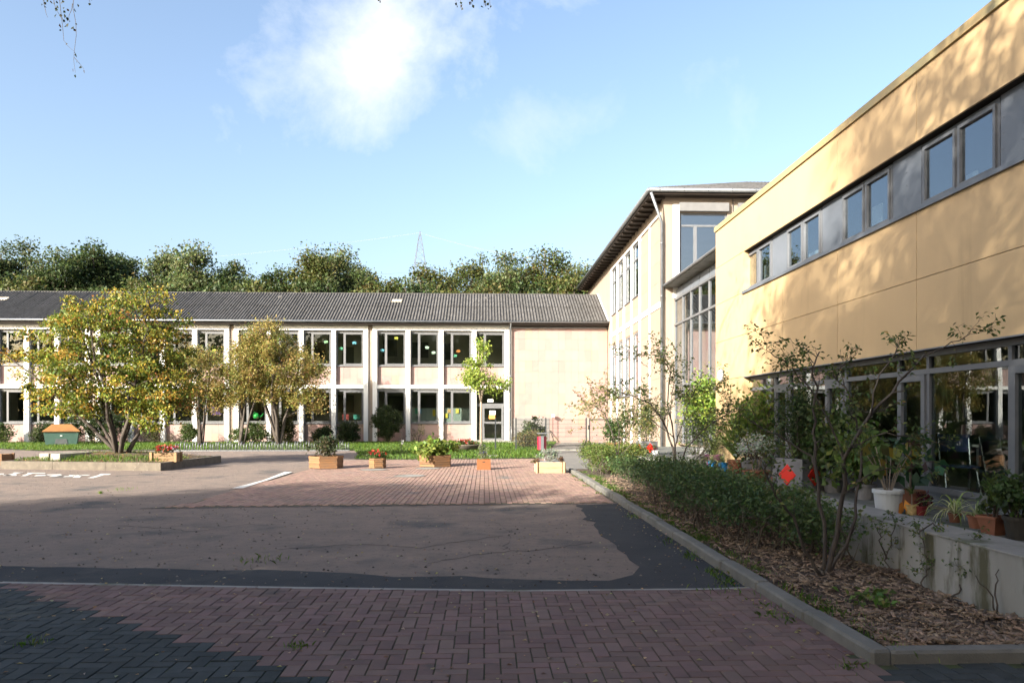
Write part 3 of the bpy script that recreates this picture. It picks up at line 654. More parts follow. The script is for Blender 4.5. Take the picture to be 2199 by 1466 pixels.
# floors, rooms
DEP = 5.2
for nm, z0, z1, m in (('floor_slab', -.12, -.02, INF), ('floor_slab', Z['su0'] - .1, Z['su0'] + .05, INF), ('ceiling', Z['eave'] - .02, Z['eave'] + .08, INW)):
    MB().box(XL, XR, YB + .37, YB + DEP, z0, z1).build(nm, m, LWG)
MB().box(XL, XR, YB + DEP, YB + DEP + .2, -.1, Z['eave'] + .3).build('rear_wall', INW, LWG)
for xs in (-81, 195, 495, 795, 1094): MB().box(bx(xs) - .06, bx(xs) + .06, YB + .37, YB + DEP - .01, -.02, Z['eave'] - .03).build('partition', INW, LWG)
for xs, xe, ya, yb_ in ((815, 852, 730, 765), (885, 920, 735, 768), (945, 975, 738, 772), (655, 700, 735, 770), (735, 760, 745, 780), (830, 870, 850, 882), (905, 935, 848, 880), (700, 760, 848, 885), (515, 560, 850, 890), (20, 52, 840, 900), (14, 40, 725, 780)):
    p0 = AY(xs, yb_, YB + DEP); p1 = AY(xe, ya, YB + DEP); MB().box(p0.x, p1.x, YB + DEP - .04, YB + DEP - .003, p0.z, p1.z).build('blackboard', IND, LWG)
# corrugated roof
YE, YRG = YB - .5, YB + 3.75
zE = AY(1000, 689, YE).z; zR = AY(1000, 632.5, YRG).z; PITCH = atan2(zR - zE, YRG - YE); SL = sqrt((zR - zE) ** 2 + (YRG - YE) ** 2)
WV = .177
def sheet(nw, L, nseg=8, amp=.034):
    mb = MB(); n = nw * nseg
    for j in (0, 1):
        for i in range(n + 1): mb.v.append((i / nseg * WV, j * L, amp * cos(2 * pi * i / nseg)))
    for i in range(n): mb.f.append((i, i + 1, n + 2 + i, n + 1 + i))
    return mb.mesh('roof_sheet', ROOFM, True)
sh = sheet(6, SL / 2 + .06); nS = int((XR - XL) / (6 * WV)) + 1
for r in range(2):
    for c in range(nS):
        x0 = XR - .02 - (c + 1) * 6 * WV; s0 = r * SL / 2 - (.03 if r else 0)
        inst('roof_sheet', sh, LWG, (x0, YE + cos(PITCH) * s0 - sin(PITCH) * .02 * r, zE + .03 + sin(PITCH) * s0 + cos(PITCH) * .02 * r + rd.gauss(0, .003)), (PITCH + rd.gauss(0, .0015), 0, 0))
MB().quad((XL, YRG, zR + .02), (XR, YRG, zR + .02), (XR, YRG + 4.3, zE - .1), (XL, YRG + 4.3, zE - .1)).build('rear_roof', ROOFM, LWG)
rg = MB()
n = int((XR - XL) / 1.2)
for i in range(n): rg.tube([(XL + 1.2 * i, YRG, zR + .015 + rd.gauss(0, .006)), (XL + 1.2 * i + 1.19, YRG, zR + .015 + rd.gauss(0, .006))], .06, 6)
rg.build('ridge_cap', ROOFM, LWG)
MB().quad((XL, YB + .3, Z['eave']), (XL, YB + 7.5, Z['eave']), (XL, YRG, zR), (XL, YRG, zR)).build('gable', CREAM, LWG)
MB().box(XL, XR - .01, YB - .40, YB + .35, Z['eave'] + .002, Z['eave'] + .05).box(XL, XR - .01, YB - .42, YB - .38, Z['eave'] - .0, zE + .01).build('eave_board', BROWN, LWG)
gt = MB(); gt.tube([(XL, YE - .03, zE - .03), (XR + .12, YE - .03, zE - .05)], .068, 10); gt.build('gutter', ZINC, LWG, smooth=True)
for i in range(0, 44):
    x = XR - .5 - i * .95
    if x > XL: MB().tube([(x, YE - .03, zE - .03), (x + .02, YE - .03, zE - .03)], .074, 10).build('gutter_bracket', ZINC, LWG)
def pipe(name, parent, pts, r, m=ZINC, rings=True):
    mb = MB(); mb.tube(pts, r, 10)
    if rings:
        a, b = Vector(pts[-2]), Vector(pts[-1]); n = max(1, int((b - a).length / 1.9))
        for i in range(n + 1): c = a.lerp(b, min((i + .4) / (n + .4), .98)); mb.tube([c + Vector((0, 0, .03)), c - Vector((0, 0, .03))], r * 1.18, 10)
    return mb.build(name, m, parent, smooth=True)
xd = bx(1096.2); pipe('downpipe', LWG, [(xd, YE, zE - .06), (xd, YB - .09, zE - .45), (xd, YB - .09, .0)], .058)
# verge flashing against the cross wing
MB().tube([(XR - .03, YE, zE + .06), (XR - .03, YRG, zR + .07)], .05, 6).build('verge_flashing', WHITE, LWG)
for px, py, wd in ((852, 650, 22), (4, 646, 22)):
    c = AY(px, py, YB + 2.3); s0 = (c.y - YE) / cos(PITCH); rl = MB().box(-.3, .3, -.02, .30, 0, .07)
    o = rl.build('skylight', mat('skylight_%d' % px, (.62, .64, .62), (.55, .42, .22), 3, .4), LWG, loc=(c.x, c.y, zE + .04 + sin(PITCH) * s0)); o.rotation_euler = (PITCH, 0, 0)
for px, py in ((362, 638), (603, 639), (1045, 640)):
    c = AY(px, py, YB + 3.0); s0 = (c.y - YE) / cos(PITCH)
    o = MB().lathe([(.17, 0), (.16, .04), (.10, .085), (0.001, .10)], k=12).build('roof_vent', ROOFM, LWG, loc=(c.x, c.y, zE + .04 + sin(PITCH) * s0)); o.rotation_euler = (PITCH, 0, 0)
# entrance door in the last bay
a, b = DOOR; dh = Z['mb0']; yd = YB + PD - .02
ed = MB().box(a, a + .07, yd, yd + .09, .02, dh).box(b - .07, b, yd, yd + .09, .02, dh).box(a + .07, b - .07, yd, yd + .09, zy(872), zy(866)).box(a + .07, b - .07, yd, yd + .09, dh - .07, dh).box(a + .28, a + .36, yd + .001, yd + .089, .02, zy(872)).build('entrance_door', GREYL, LWG)
zd = zy(872); df = MB(); l, r_ = a + .365, b - .075
df.box(l, l + .12, yd - .03, yd + .05, .03, zd - .005).box(r_ - .12, r_, yd - .03, yd + .05, .03, zd - .005).box(l + .12, r_ - .12, yd - .03, yd + .05, .03, .25).box(l + .12, r_ - .12, yd - .03, yd + .05, zd - .12, zd - .005).box(l + .12, r_ - .12, yd - .03, yd + .05, zy(909.5), zy(905))
df.build('door_leaf', GREYL, ed)
for x0, x1, z0, z1 in ((l + .12, r_ - .12, .25, zy(909.5)), (l + .12, r_ - .12, zy(905), zd - .12), (a + .07, a + .28, .1, zd), (a + .07, b - .07, zy(866), dh - .07)): MB().box(x0, x1, yd + .02, yd + .026, z0, z1).build('pane', GLS, ed)
MB().tube([(l + .06, yd - .07, .95), (l + .06, yd - .07, 1.15), (l + .18, yd - .07, 1.15)], .012, 6).build('door_handle', ZINC, ed)
MB().box(a + .07, a + .28, yd + .01, yd + .08, .02, .1).build('bottom_rail', GREYL, ed)
st = struct('entrance_step', MB().box(a - .5, b + .6, YB - 1.2, YB + .2, -.05, .10).box(a - .2, b + .2, YB - .4, YB + .18, .10, .15), CONC)
pipe('handrail', thing('handrail', 'short grey metal handrail beside the glass entrance door', 'handrail', (b + .35, YB - .9, 0)), [(b + .35, YB - .1, .95), (b + .35, YB - .85, .9), (b + .35, YB - .95, .8), (b + .35, YB - .95, .02)], .022, ZINC, False)

# ================================================================== TALL CROSS WING
YR = AX(1425, 700, XR).y
zr = lambda x, y: AX(x, y, XR).z
yr = lambda x: AX(x, 700, XR).y
CW = thing('cross_wing', 'tall cream clad cross wing with dark eaves meeting the long wing', 'building', (XR, YR, 0))
zt = zr(1425, 430) + .15; YFAR = 54.0; XEND = 19.0
wcol = [(yr(1372.5), yr(1358)), (yr(1355.4), yr(1342.8)), (yr(1338), yr(1328.5)), (yr(1324), yr(1313.8))]
y0 = wcol[0][0]; y1 = wcol[3][1]; wp = (y1 - y0 + .35) / 4; wcol = [(y0 + i * wp, y0 + i * wp + wp - .35) for i in range(4)]
zu1, zu0, zl1, zl0 = zr(1372.5, 515), zr(1372.5, 631), zr(1372.5, 711), zr(1372.5, 846)
zb1, zb0 = zr(1418, 648), zr(1418, 660)
def cbox(name, ya, yb, za, zb, x0=.03, x1=.3, m=CREAM): return MB().box(XR + x0, XR + x1, ya, yb, za, zb).build(name, m, CW)
cbox('wall', YR, y0, -.1, zt); cbox('wall', y1, YFAR, -.1, zt)
for i in range(4):
    ya, yb = wcol[i]
    for za, zb in ((-.1, zl0), (zl1, zu0), (zu1, zt)): cbox('wall', ya, yb, za, zb)
    if i < 3: cbox('wall', yb, wcol[i + 1][0], -.1, zt)
ROWS = []
def panels(ya, yb, za, zb, ny, hgt=.66, m=CLAD, name='cladding_panel'):
    nz_ = max(1, round((zb - za) / hgt)); dy, dz = (yb - ya) / ny, (zb - za) / nz_
    for i in range(ny):
        for j in range(nz_):
            MB().box(XR, XR + .028, ya + i * dy + .004, ya + (i + 1) * dy - .004, za + j * dz + .004, za + (j + 1) * dz - .004).build(name, m, CW, off=(XR, ya + i * dy, za + j * dz))
ztop = zr(1418, 470) ; zs0 = .2
ys = yr(1395.5)
for ya, yb in ((YR + .62, ys - .06), (ys + .06, y0 - .08)):
    panels(ya, yb, zb1 + .01, ztop, 1, .95); panels(ya, yb, zs0, zb0 - .01, 1, .95)
for i in range(4):
    ya, yb = wcol[i]; panels(ya, yb, zb1 + .01, zu0 - .06, 1, .5); panels(ya, yb, zl1 + .05, zb0 - .01, 1, .5); panels(ya, yb, zs0, zl0 - .1, 1, .8)
MB().box(XR - .035, XR + .029, YR + .5, y1 + .4, zb0, zb1).build('white_band', WHITE, CW)
MB().box(XR - .035, XR + .029, YR + .62, y1 + .4, zu1 + .02, zu1 + .12).build('white_band', WHITE, CW)
for yv in [ys] + [c[0] - .0 for c in wcol] + [wcol[3][1] + .35]:
    for za, zb in ((zs0, zb0 - .002), (zb1 + .002, zu1 + .018)): MB().box(XR - .03, XR + .029, yv - (.05 if yv == ys else .35), yv - .0 if yv != ys else yv + .05, za, zb).build('white_strip', WHITE, CW)
for ya, yb in wcol:
    for za, zb, tz in ((zu0, zu1, .70), (zl0, zl1, .78)):
        t = .07; zz = za + (zb - za) * tz; x0, x1 = XR + .05, XR + .13
        f = MB().box(x0, x1, ya, ya + t, za, zb).box(x0, x1, yb - t, yb, za, zb).box(x0, x1, ya + t, yb - t, za, za + t).box(x0, x1, ya + t, yb - t, zb - t, zb).box(x0 - .005, x1 - .002, ya + t, yb - t, zz, zz + t).box(x0 - .02, x1 - .02, ya + t, ya + t + .05, za + t, zz).box(x0 - .02, x1 - .02, yb - t - .05, yb - t, za + t, zz).build('window', GREYF, CW)
        MB().box(x0 + .03, x0 + .036, ya + t, yb - t, za + t, zb - t).build('pane', GLSB, f)
        MB().box(XR - .05, XR + .06, ya - .03, yb + .03, za - .045, za - .003).build('sill', GREYF, f)
# eaves, gutter, hipped corrugated roof
ce = AY(1394, 407, YR - .55); XE2, YE2, zE2 = ce.x, ce.y, ce.z; rp = math.radians(19.6); hw = 6.0
MB().box(XE2 + .06, XR + .3, YE2 + .06, YFAR, zE2 - .16, zE2 - .06).box(XR + .3, XEND, YE2 + .06, YR + .3, zE2 - .16, zE2 - .06).build('soffit', BROWN, CW)
for i in range(30):
    yv = YR - .2 + i * .78
    if yv < YFAR: MB().box(XE2 + .1, XR + .02, yv, yv + .09, zE2 - .25, zE2 - .161).build('rafter', BROWN, CW)
g2 = MB().tube([(XE2, YE2, zE2), (XE2, YFAR, zE2)], .085, 10); g2.tube([(XE2, YE2, zE2), (XEND, YE2, zE2)], .085, 10); g2.build('gutter', ZINC, CW, smooth=True)
for i in range(12): MB().tube([(XE2 + .4 + i * .98, YE2, zE2), (XE2 + .43 + i * .98, YE2, zE2)], .094, 10).build('gutter_bracket', ZINC, CW)
def hip(n_, axis):
    mb = MB(); nseg = 6; 
    for c in range(n_):
        m = MB(); N_ = 5 * nseg
        for j in (0, 1, 2, 3):
            for i in range(N_ + 1):
                s = (c * 5 + i / nseg) * WV; L = max(0.0, min(s, hw)) if axis == 'y' else max(0.0, min(s, hw))
                q = L * j / 3; zz = zE2 + .06 + q * tan(rp) + .026 * cos(2 * pi * i / nseg)
                m.v.append((XE2 + s, YE2 - .04 + q, zz) if axis == 'y' else (XE2 - .04 + q, YE2 + s, zz))
        for j in range(3):
            for i in range(N_): a = j * (N_ + 1) + i; m.f.append((a, a + 1, a + N_ + 2, a + N_ + 1))
        m.build('roof_sheet', ROOFM, CW, smooth=True)
hip(13, 'y'); hip(26, 'x')
MB().quad((XE2 + hw, YE2 + hw, zE2 + .06 + hw * tan(rp)), (XE2 + hw, YFAR, zE2 + .06 + hw * tan(rp)), (XEND, YFAR, zE2), (XEND, YE2 + hw, zE2)).build('rear_roof', ROOFM, CW)
# near end face: cream wall with large windows
ex = lambda x: AY(x, 700, YR).x
ez = lambda y: AY(1480, y, YR).z
wx0, wx1, wz1, wz0 = ex(1459.5), ex(1562), ez(457), ez(592)
for a, b, z0, z1 in ((XR + .31, wx0, -.1, zt), (wx0, XEND, wz1, zt), (wx0, XEND, -.1, wz0), (wx1, wx1 + .45, wz0, wz1), (2 * wx1 - wx0 + .45, XEND, wz0, wz1)):
    MB().box(a, b, YR, YR + .28, z0, z1).build('wall', CREAM, CW)
MB().box(XR, XR + .305, YR - .001, YR + .27, -.1, zt).build('corner_pier', CREAM, CW)
MB().box(ex(1445), ex(1458.5), YR - .05, YR - .004, ez(640), ez(440)).build('white_strip', WHITE, CW)
for k in range(2):
    o_ = k * (wx1 - wx0 + .45); a, b = wx0 + o_, wx1 + o_; t = .08; yw = YR + .06; f = MB(); zz = ez(482); mv = a + (b - a) * .30
    f.box(a, a + t, yw, yw + .09, wz0, wz1).box(b - t, b, yw, yw + .09, wz0, wz1).box(a + t, b - t, yw, yw + .09, wz0, wz0 + t).box(a + t, b - t, yw, yw + .09, wz1 - t, wz1).box(a + t, b - t, yw - .004, yw + .088, zz - t, zz).box(mv, mv + t, yw - .003, yw + .087, wz0 + t, zz - t).box(mv + t, mv + t + .05, yw - .02, yw + .06, wz0 + t, zz - t).box(b - t - .05, b - t, yw - .02, yw + .06, wz0 + t, zz - t)
    fo = f.build('window', GREYF, CW); MB().box(a + t, b - t, yw + .03, yw + .036, wz0 + t, wz1 - t).build('pane', GLSB, fo)
    MB().box(a - .04, b + .02, YR - .17, YR - .002, ez(455), ez(437)).build('roller_box', ROLL, CW)
pipe('lightning_rod', CW, [(wx1 + .22, YR - .03, zt), (wx1 + .22, YR - .03, 5)], .015, ZINC, False)
p0 = (XE2 + .08, YE2 + .02, zE2 - .1); pc = AY(1417, 478, YR - .06); xd = pc.x - .0
pipe('downpipe', CW, [p0, (XR - .1, YR - .1, pc.z), (XR - .1, YR - .1, .0)], .062)
# dark rooms behind the cross wing windows
MB().box(XR + 5.5, XR + 5.7, YR + .3, YFAR, -.1, zt).build('inner_wall', INW, CW); MB().box(XR + .31, XEND, YR + .29, YFAR, zb0 - .1, zb0).build('floor_slab', INF, CW); MB().box(XR + .31, XEND, YR + .29, YFAR, zE2 - .15, zE2 - .05).build('ceiling', INW, CW); MB().box(XR + .31, XEND, YR + .29, YFAR, .0, .05).build('floor_slab', INF, CW)

# ================================================================== GLAZED CONNECTOR
XC = AY(1450, 700, YR).x
GC = thing('glass_connector', 'tall glazed link between cream cross wing and yellow building', 'building', (XC, YR, 0))
cz = lambda y: AX(1450, y, XC).z
YN = 15.5; zc = [.48, cz(829), cz(699), cz(645), cz(624)]
ms = AX(1450, 700, XC).y - AX(1466, 700, XC).y; nm = int((YR - YN) / ms)
for i in range(nm + 1):
    yv = YR - .04 - i * ms; MB().box(XC - .03, XC + .06, yv - .03, yv + .03, .48, zc[3]).build('mullion', GREYL, GC)
    if i < nm:
        MB().box(XC + .02, XC + .026, yv - ms + .03, yv - .03, zc[2] + .06, zc[3]).build('pane', GLSB, GC)
        MB().box(XC + .02, XC + .026, yv - ms + .03, yv - .03, zc[1] + .06, zc[2] - .02).build('pane', GLSB, GC)
        MB().box(XC + .02, XC + .026, yv - ms + .03, yv - .03, .5, zc[1] - .02).build('pane', GLSB, GC)
        MB().box(XC - .0, XC + .05, yv - ms + .035, yv - .035, zc[3] + .08, zc[4]).build('grey_panel', GPAN, GC)
for z in zc[1:4]: MB().box(XC - .045, XC + .05, YN, YR - .01, z - .02, z + .06).build('transom', GREYL, GC)
zcan = AX(1425, 617, XR).z
cs = MB().box(XR + .02, XC + 3, YN, YR - .02, zcan - .01, zcan + .12).build('canopy', CONC, GC)
MB().tube([(XR - .02, YN, zcan + .05), (XR - .02, YR - .15, zcan + .05)], .05, 8).build('gutter', ZINC, cs)
MB().box(XC + .1, XC + .12, YN, YR - .03, zc[4], zcan - .012).build('head_wall', GPAN, GC)
MB().box(XC + 5, XC + 5.2, YN, YR - .03, .4, zcan - .012).build('inner_wall', INW, GC)
MB().box(XC + .07, XC + 5, YN, YR - .03, .42, .485).build('floor_slab', INF, GC)

# ================================================================== YELLOW BUILDING
yf = lambda x: AX(x, 700, XF).y
zf = lambda y: AX(1537, y, XF).z
YC = yf(1537); YEND = -2.5; XBK = 13.0
YBD = thing('yellow_building', 'yellow panel clad building with a strip of upper windows', 'building', (XF, YC, 0))
zP, zc0, zA, zB, zC, zD = zf(489), zf(499), zf(578), zf(656), zf(737), zf(818)
pj = (yf(1681) - yf(1968)) / 2; J = [yf(1597), yf(1681)]
while J[-1] - pj > YEND: J.append(J[-1] - pj)
J.append(YEND)
def ypan(ya, yb, za, zb): MB().box(XF, XF + .028, min(ya, yb) + .004, max(ya, yb) - .004, za + .004, zb - .004).build('facade_panel', YEL, YBD, off=(XF, yb, za))
cols = [(YC - .002, J[1])] + list(zip(J[1:], J[2:]))
colsL = [(YC - .002, J[0]), (J[0], J[1])] + list(zip(J[1:], J[2:]))
for a, b in cols: ypan(a, b, zA, zc0)
for a, b in cols:
    ypan(a, b, zC, zB); ypan(a, b, zD, zC)
ypan(YC - .002, J[0], zB, zA); ypan(YC - .002, J[0], .48, zD)
def ywall(ya, yb, za, zb, nm='wall', x0=.032, x1=.30, m=GAP): MB().box(XF + x0, XF + x1, yb, ya, za, zb).build(nm, m, YBD)
ywall(YC, YEND, zA + .01, zc0 + .05); ywall(YC, YEND, zD + .01, zB - .01); ywall(YC, J[0] + .02, zB - .01, zA + .01); ywall(YC, J[0] + .02, -.1, zD + .01)
ywall(J[0] + .019, J[0] + .002, zB, zA, 'reveal', .005, .2, YEL); ywall(J[0] + .019, J[0] + .002, .48, zD, 'reveal', .005, .2, YEL)
MB().box(XF - .03, XF + .4, YEND, YC + .03, zc0, zP).build('parapet_flashing', COPE, YBD)
MB().box(XF + .03, XBK, YC - .03, YC + .0, -.1, zc0).build('end_wall', YEL, YBD); MB().box(XF + .3, XBK, YEND, YC - .03, zP - .5, zP - .3).build('roof', GAP, YBD)
MB().box(XF, XBK, YEND - .2, YEND, -.1, zP - .02).build('end_wall', YEL, YBD); MB().box(XBK, XBK + .2, YEND - .2, YC, -.1, zP - .02).build('rear_wall', INW, YBD)
MB().box(XF + .3, XBK, YEND, YC - .04, zD + .35, zB - .6).build('floor_slab', INW, YBD); MB().box(XF + .1, XBK, YEND, YC - .04, .35, .5).build('floor_slab', INF, YBD)
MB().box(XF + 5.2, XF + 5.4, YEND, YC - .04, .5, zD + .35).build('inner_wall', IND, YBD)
# window strip upstairs
xw = XF + .115; yw2 = lambda x: AX(x, 700, xw).y
ww = yw2(1603) - yw2(1659); ps = (yw2(1603) - yw2(1980)) / 3; ya = yw2(1603); k = 0
MB().box(XF - .035, XF + .12, YEND + .05, J[0] + .04, zB - .035, zB + .015).build('window_sill', GPAN, YBD)
RIV = MB().lathe([(.006, 0), (.006, .003), (.001, .005)], k=6).mesh('rivet', ZINC)
while ya - ww > YEND + .2:
    yb = ya - ww; t = .04; z0, z1 = zB + .02, zA - .015; ym = (ya + yb) / 2; f = MB()
    for a, b, c, d, dx in ((yb, yb + t, z0, z1, 0), (ya - t, ya, z0, z1, 0), (yb + t, ya - t, z0, z0 + t, 0), (yb + t, ya - t, z1 - t, z1, 0), (ym - t / 2, ym + t / 2, z0 + t, z1 - t, .002)): f.box(xw + dx, xw + .08, a, b, c, d)
    fo = f.build('window', GREYF, YBD)
    for s0, s1 in ((yb + t, ym - t / 2), (ym + t / 2, ya - t)):
        s0 += .004; s1 -= .004; q = .038; c, d = z0 + t + .004, z1 - t - .004
        MB().box(xw - .022, xw + .05, s0, s0 + q, c, d).box(xw - .022, xw + .05, s1 - q, s1, c, d).box(xw - .022, xw + .05, s0 + q, s1 - q, c, c + q).box(xw - .022, xw + .05, s0 + q, s1 - q, d - q, d).build('sash', GREYF, fo)
        MB().box(xw + .01, xw + .016, s0 + q, s1 - q, c + q, d - q).build('pane', GLSB, fo)
        MB().box(xw - .03, xw - .022, s1 - .09, s1 - .04, c - .02, c - .005).build('hinge_cap', WHITE, fo)
        if k % 2 == 0 or s0 > ym: MB().box(xw + .25, xw + .27, s0 + .03, s0 + (s1 - s0) * .62, z0, z0 + (z1 - z0) * (.35 if k % 2 else .62)).build('curtain', mat('curtain_%d_%d' % (k, int(s0 > ym)), (.75, .73, .66)), fo)
    yn = ya - ps
    gp = MB().box(xw + .0, xw + .02, yn + .012, yb - .012, z0 - .01, z1 + .01).build('grey_panel', GPAN, YBD)
    if k >= 2:
        for r in range(5):
            for c_ in range(3): o = inst('rivet', RIV, gp, (xw - .001, yn + .05 + c_ * (yb - yn - .1) / 2, z0 + .06 + r * (z1 - z0 - .12) / 4), (0, -pi / 2, 0))
    ya = yn; k += 1
MB().box(xw + .085, xw + .10, YEND, J[0], zA - .015, zA + .01).build('head_closer', GAP, YBD)
# ground floor glazing
xg = XF + .14; zT = AX(1700, 828, xg).z; zS = AX(2050, 1058, xg).z; fr = .055; yf = lambda x: AX(x, 700, xg).y
MB().box(xg - .01, xg + .08, YEND, J[0], zD - .075, zD - .005).build('head_rail', GREYF, YBD); MB().box(xg - .005, xg + .08, YEND, J[0], zT - .02, zT + .04).build('transom', GREYF, YBD)
MB().box(xg - .012, xg + .08, YEND, J[0], zS - .03, zS + .035).build('bottom_rail', GREYF, YBD); MB().box(xg + .02, xg + .06, YEND, J[0], .485, zS - .03).build('plinth_panel', GPAN, YBD)
MB().box(XF - .01, XF + .03, YEND, J[0] + .0, zD - .012, zD + .003).build('head_flashing', GPAN, YBD)
ya = yf(1606); fw = yf(1606) - yf(1664); cwid = yf(1664) - yf(1694.5); k = 0
while ya - fw - cwid > YEND:
    yb = ya - fw; yc = yb - cwid
    for yv in (ya, yb): MB().box(xg, xg + .08, yv - fr / 2, yv + fr / 2, zS, zD - .07).build('mullion', GREYF, YBD)
    for a, b in ((yb, ya), (yc, yb)):
        MB().box(xg + .03, xg + .036, a + fr / 2, b - fr / 2, zT + .04, zD - .075).build('pane', GLSY, YBD)
    MB().box(xg + .03, xg + .036, yb + fr / 2, ya - fr / 2, zS + .035, zT - .02).build('pane', GLSY, YBD)
    s0, s1 = yc + fr / 2 + .004, yb - fr / 2 - .004; q = .075; c, d = zS + .04, zT - .024
    cs_ = MB().box(xg - .025, xg + .05, s0, s0 + q, c, d).box(xg - .025, xg + .05, s1 - q, s1, c, d).box(xg - .025, xg + .05, s0 + q, s1 - q, c, c + q).box(xg - .025, xg + .05, s0 + q, s1 - q, d - q, d).build('casement', GREYF, YBD)
    MB().box(xg + .01, xg + .016, s0 + q, s1 - q, c + q, d - q).build('pane', GLSY, cs_)
    ya = yc; k += 1
lampm = mat('opal_lamp', (.8, .8, .78), (.75, .75, .73), 3, .3)
lc = AX(1550, 806, XF); wl = thing('wall_lamp', 'round white bulkhead lamp on the yellow wall', 'lamp', lc)
o = MB().lathe([(.0, .085), (.08, .075), (.12, .05), (.135, .02), (.135, .0)], k=24).build('diffuser', lampm, wl, loc=lc, smooth=True); o.rotation_euler = (0, -pi / 2, 0)
o = MB().lathe([(.145, .0), (.147, .022), (.137, .024)], k=24).build('rim', ZINC, wl, loc=lc, smooth=True); o.rotation_euler = (0, -pi / 2, 0)
# ================================================================== RAISED BED WITH THE BIG SHRUB TREE
q = [Vector((-14.2, 22.95, 0)), Vector((-9.15, 21.95, 0)), Vector((-8.8, 25.9, 0)), Vector((-14.0, 27.3, 0))]
OLDC = mat('old_exposed_concrete', (0.15, 0.129, 0.099), (0.102, 0.087, 0.069), 5, .95, .9, 60, c3=(0.204, 0.186, 0.156), vs3=14, t3=.60)
rb = thing('raised_bed', 'raised bed of old rough concrete around the big autumn tree', 'raised bed', (-11.5, 24.5, 0))
cen = sum(q, Vector()) / 4
for i in range(4):
    a, b = q[i], q[(i + 1) % 4]; n = 3; t = (b - a).normalized(); nn = Vector((-t.y, t.x, 0)) * .14
    for j in range(n):
        p0, p1 = a.lerp(b, j / n) + t * .004, a.lerp(b, (j + 1) / n) - t * .004
        if j == 0: p0 = p0 - t * .0
        MB().prism([p0, p1, p1 + nn, p0 + nn], -.05, .232 + rd.gauss(0, .004)).build('bed_wall', OLDC, rb)
mb = MB(); nr, na = 6, 28
def bedpt(a, r):
    d = Vector((cos(a), sin(a), 0)); best = 9
    for i in range(4):
        p0, p1 = q[i], q[(i + 1) % 4]; e = p1 - p0; den = d.x * e.y - d.y * e.x
        if abs(den) > 1e-6:
            w_ = p0 - cen; tt = (w_.x * e.y - w_.y * e.x) / den; ss = (w_.x * d.y - w_.y * d.x) / den
            if tt > 0 and -.001 <= ss <= 1.001: best = min(best, tt)
    p = cen + d * max(best - .11, 0) * r; return (p.x, p.y, .20 + .24 * (1 - r) ** .8 + rd.gauss(0, .012))
for i in range(nr + 1):
    for j in range(na): mb.v.append(bedpt(2 * pi * j / na, i / nr))
for i in range(nr):
    for j in range(na): mb.f.append((i * na + j, i * na + (j + 1) % na, (i + 1) * na + (j + 1) % na, (i + 1) * na + j))
LSOIL = mat('leafy_soil', (0.12, 0.084, 0.045), (0.06, 0.045, 0.027), 7, .95, .8, 50, c3=(0.06, 0.078, 0.021), vs3=1.2, t3=.54)
mb.build('soil', LSOIL, rb, smooth=True)
pr = random.Random(8); lp = []
for _ in range(1500):
    a, r = pr.random() * 6.283, sqrt(pr.random()); p = bedpt(a, r * .97); lp.append((p[0], p[1], p[2] + .02))
leaves('leaf_litter', rb, lp, .06, [(.46, .30, .10), (.36, .20, .07), (.25, .13, .05), (.14, .18, .05)], (4, 3, 2, 2), 4, up=3, droop=0, kind='stuff')
gp_ = []
for _ in range(2500):
    a = pr.uniform(1.2, 6.2); p = bedpt(a, .55 + .4 * pr.random()); gp_.append((p[0], p[1], p[2]))
blades('grass', rb, gp_, .09, .008, LG, (3, 3, 2, 2), 3, .8, kind='stuff')
AUT = [(.36, .20, .035), (.30, .22, .03), (.19, .19, .028), (.10, .14, .022), (.42, .17, .05), (.06, .095, .018)]
MAP = [(.56, .36, .06), (.48, .40, .055), (.30, .33, .045), (.15, .21, .03), (.52, .24, .08), (.09, .14, .024)]
tree('maple_tree', 'big yellow and green autumn tree with many stems in the raised bed', 'tree', (-11.35, 24.3, .38),
     [(-.3, 0, 3.1, 2.2, 2.0, 1.4), (-.1, 0, 4.0, 1.5, 1.4, .95), (-2.0, 0, 2.6, 1.1, 1.2, .7), (1.3, 0, 2.5, 1.0, 1.3, 1.1), (-1.6, -.2, 1.65, 1.3, 1.1, .45), (1.1, 0, 1.5, 1.2, 1.2, .7), (.2, -.2, 1.9, 1.5, 1.4, .8), (-1.7, 0, 4.25, .7, .6, .3), (-1.3, 0, 4.7, .3, .3, .2), (.9, 0, 4.85, .55, .5, .35), (1.5, 0, 4.2, .5, .5, .4), (.1, 0, 4.9, .3, .3, .25), (-3.0, 0, 3.05, .8, .6, .16), (-2.7, 0, 3.75, .8, .5, .14), (-2.7, 0, 1.95, .8, .6, .2), (2.0, 0, 1.9, .6, .7, .5)],
     430, .30, 88, .088, MAP, (2, 3.5, 7, 7, .6, 4), .3, .075, 9, 21, spread=.55, tw=.012, up=.3, droop=.7, shell=3.4, flat=.55, bark=BARKD)
WIL = [(.36, .30, .08), (.40, .32, .09), (.28, .28, .065), (.19, .24, .05), (.42, .29, .10)]
gt_ = 'autumn trees behind the bicycle rack'
tree('small_tree', 'small golden brown tree behind the rack, leftmost of three', 'tree', AY(432, 955, 39.5) * Vector((1, 1, 0)) if False else (AY(432, 955, 39.5).x, 39.5, .02), [(-.2, 0, 3.7, 1.5, 1.4, 1.5), (.3, 0, 2.6, 1.2, 1.1, .8)], 110, .40, 120, .09, WIL, (3, 3, 3, 2, 1), .3, .07, 5, 31, gt_, BARKD, .5, shell=3)
tree('small_tree', 'golden brown tree in the middle behind the rack with forked dark stems', 'tree', (AY(517, 955, 39.8).x, 39.8, .02), [(.25, 0, 3.9, 1.45, 1.4, 1.5), (-.5, 0, 2.7, 1.0, 1.1, .7), (1.1, 0, 5.0, .8, .8, .8)], 120, .40, 120, .09, WIL, (3, 3, 3, 2, 1), .3, .075, 5, 32, gt_, BARKD, .5, shell=3)
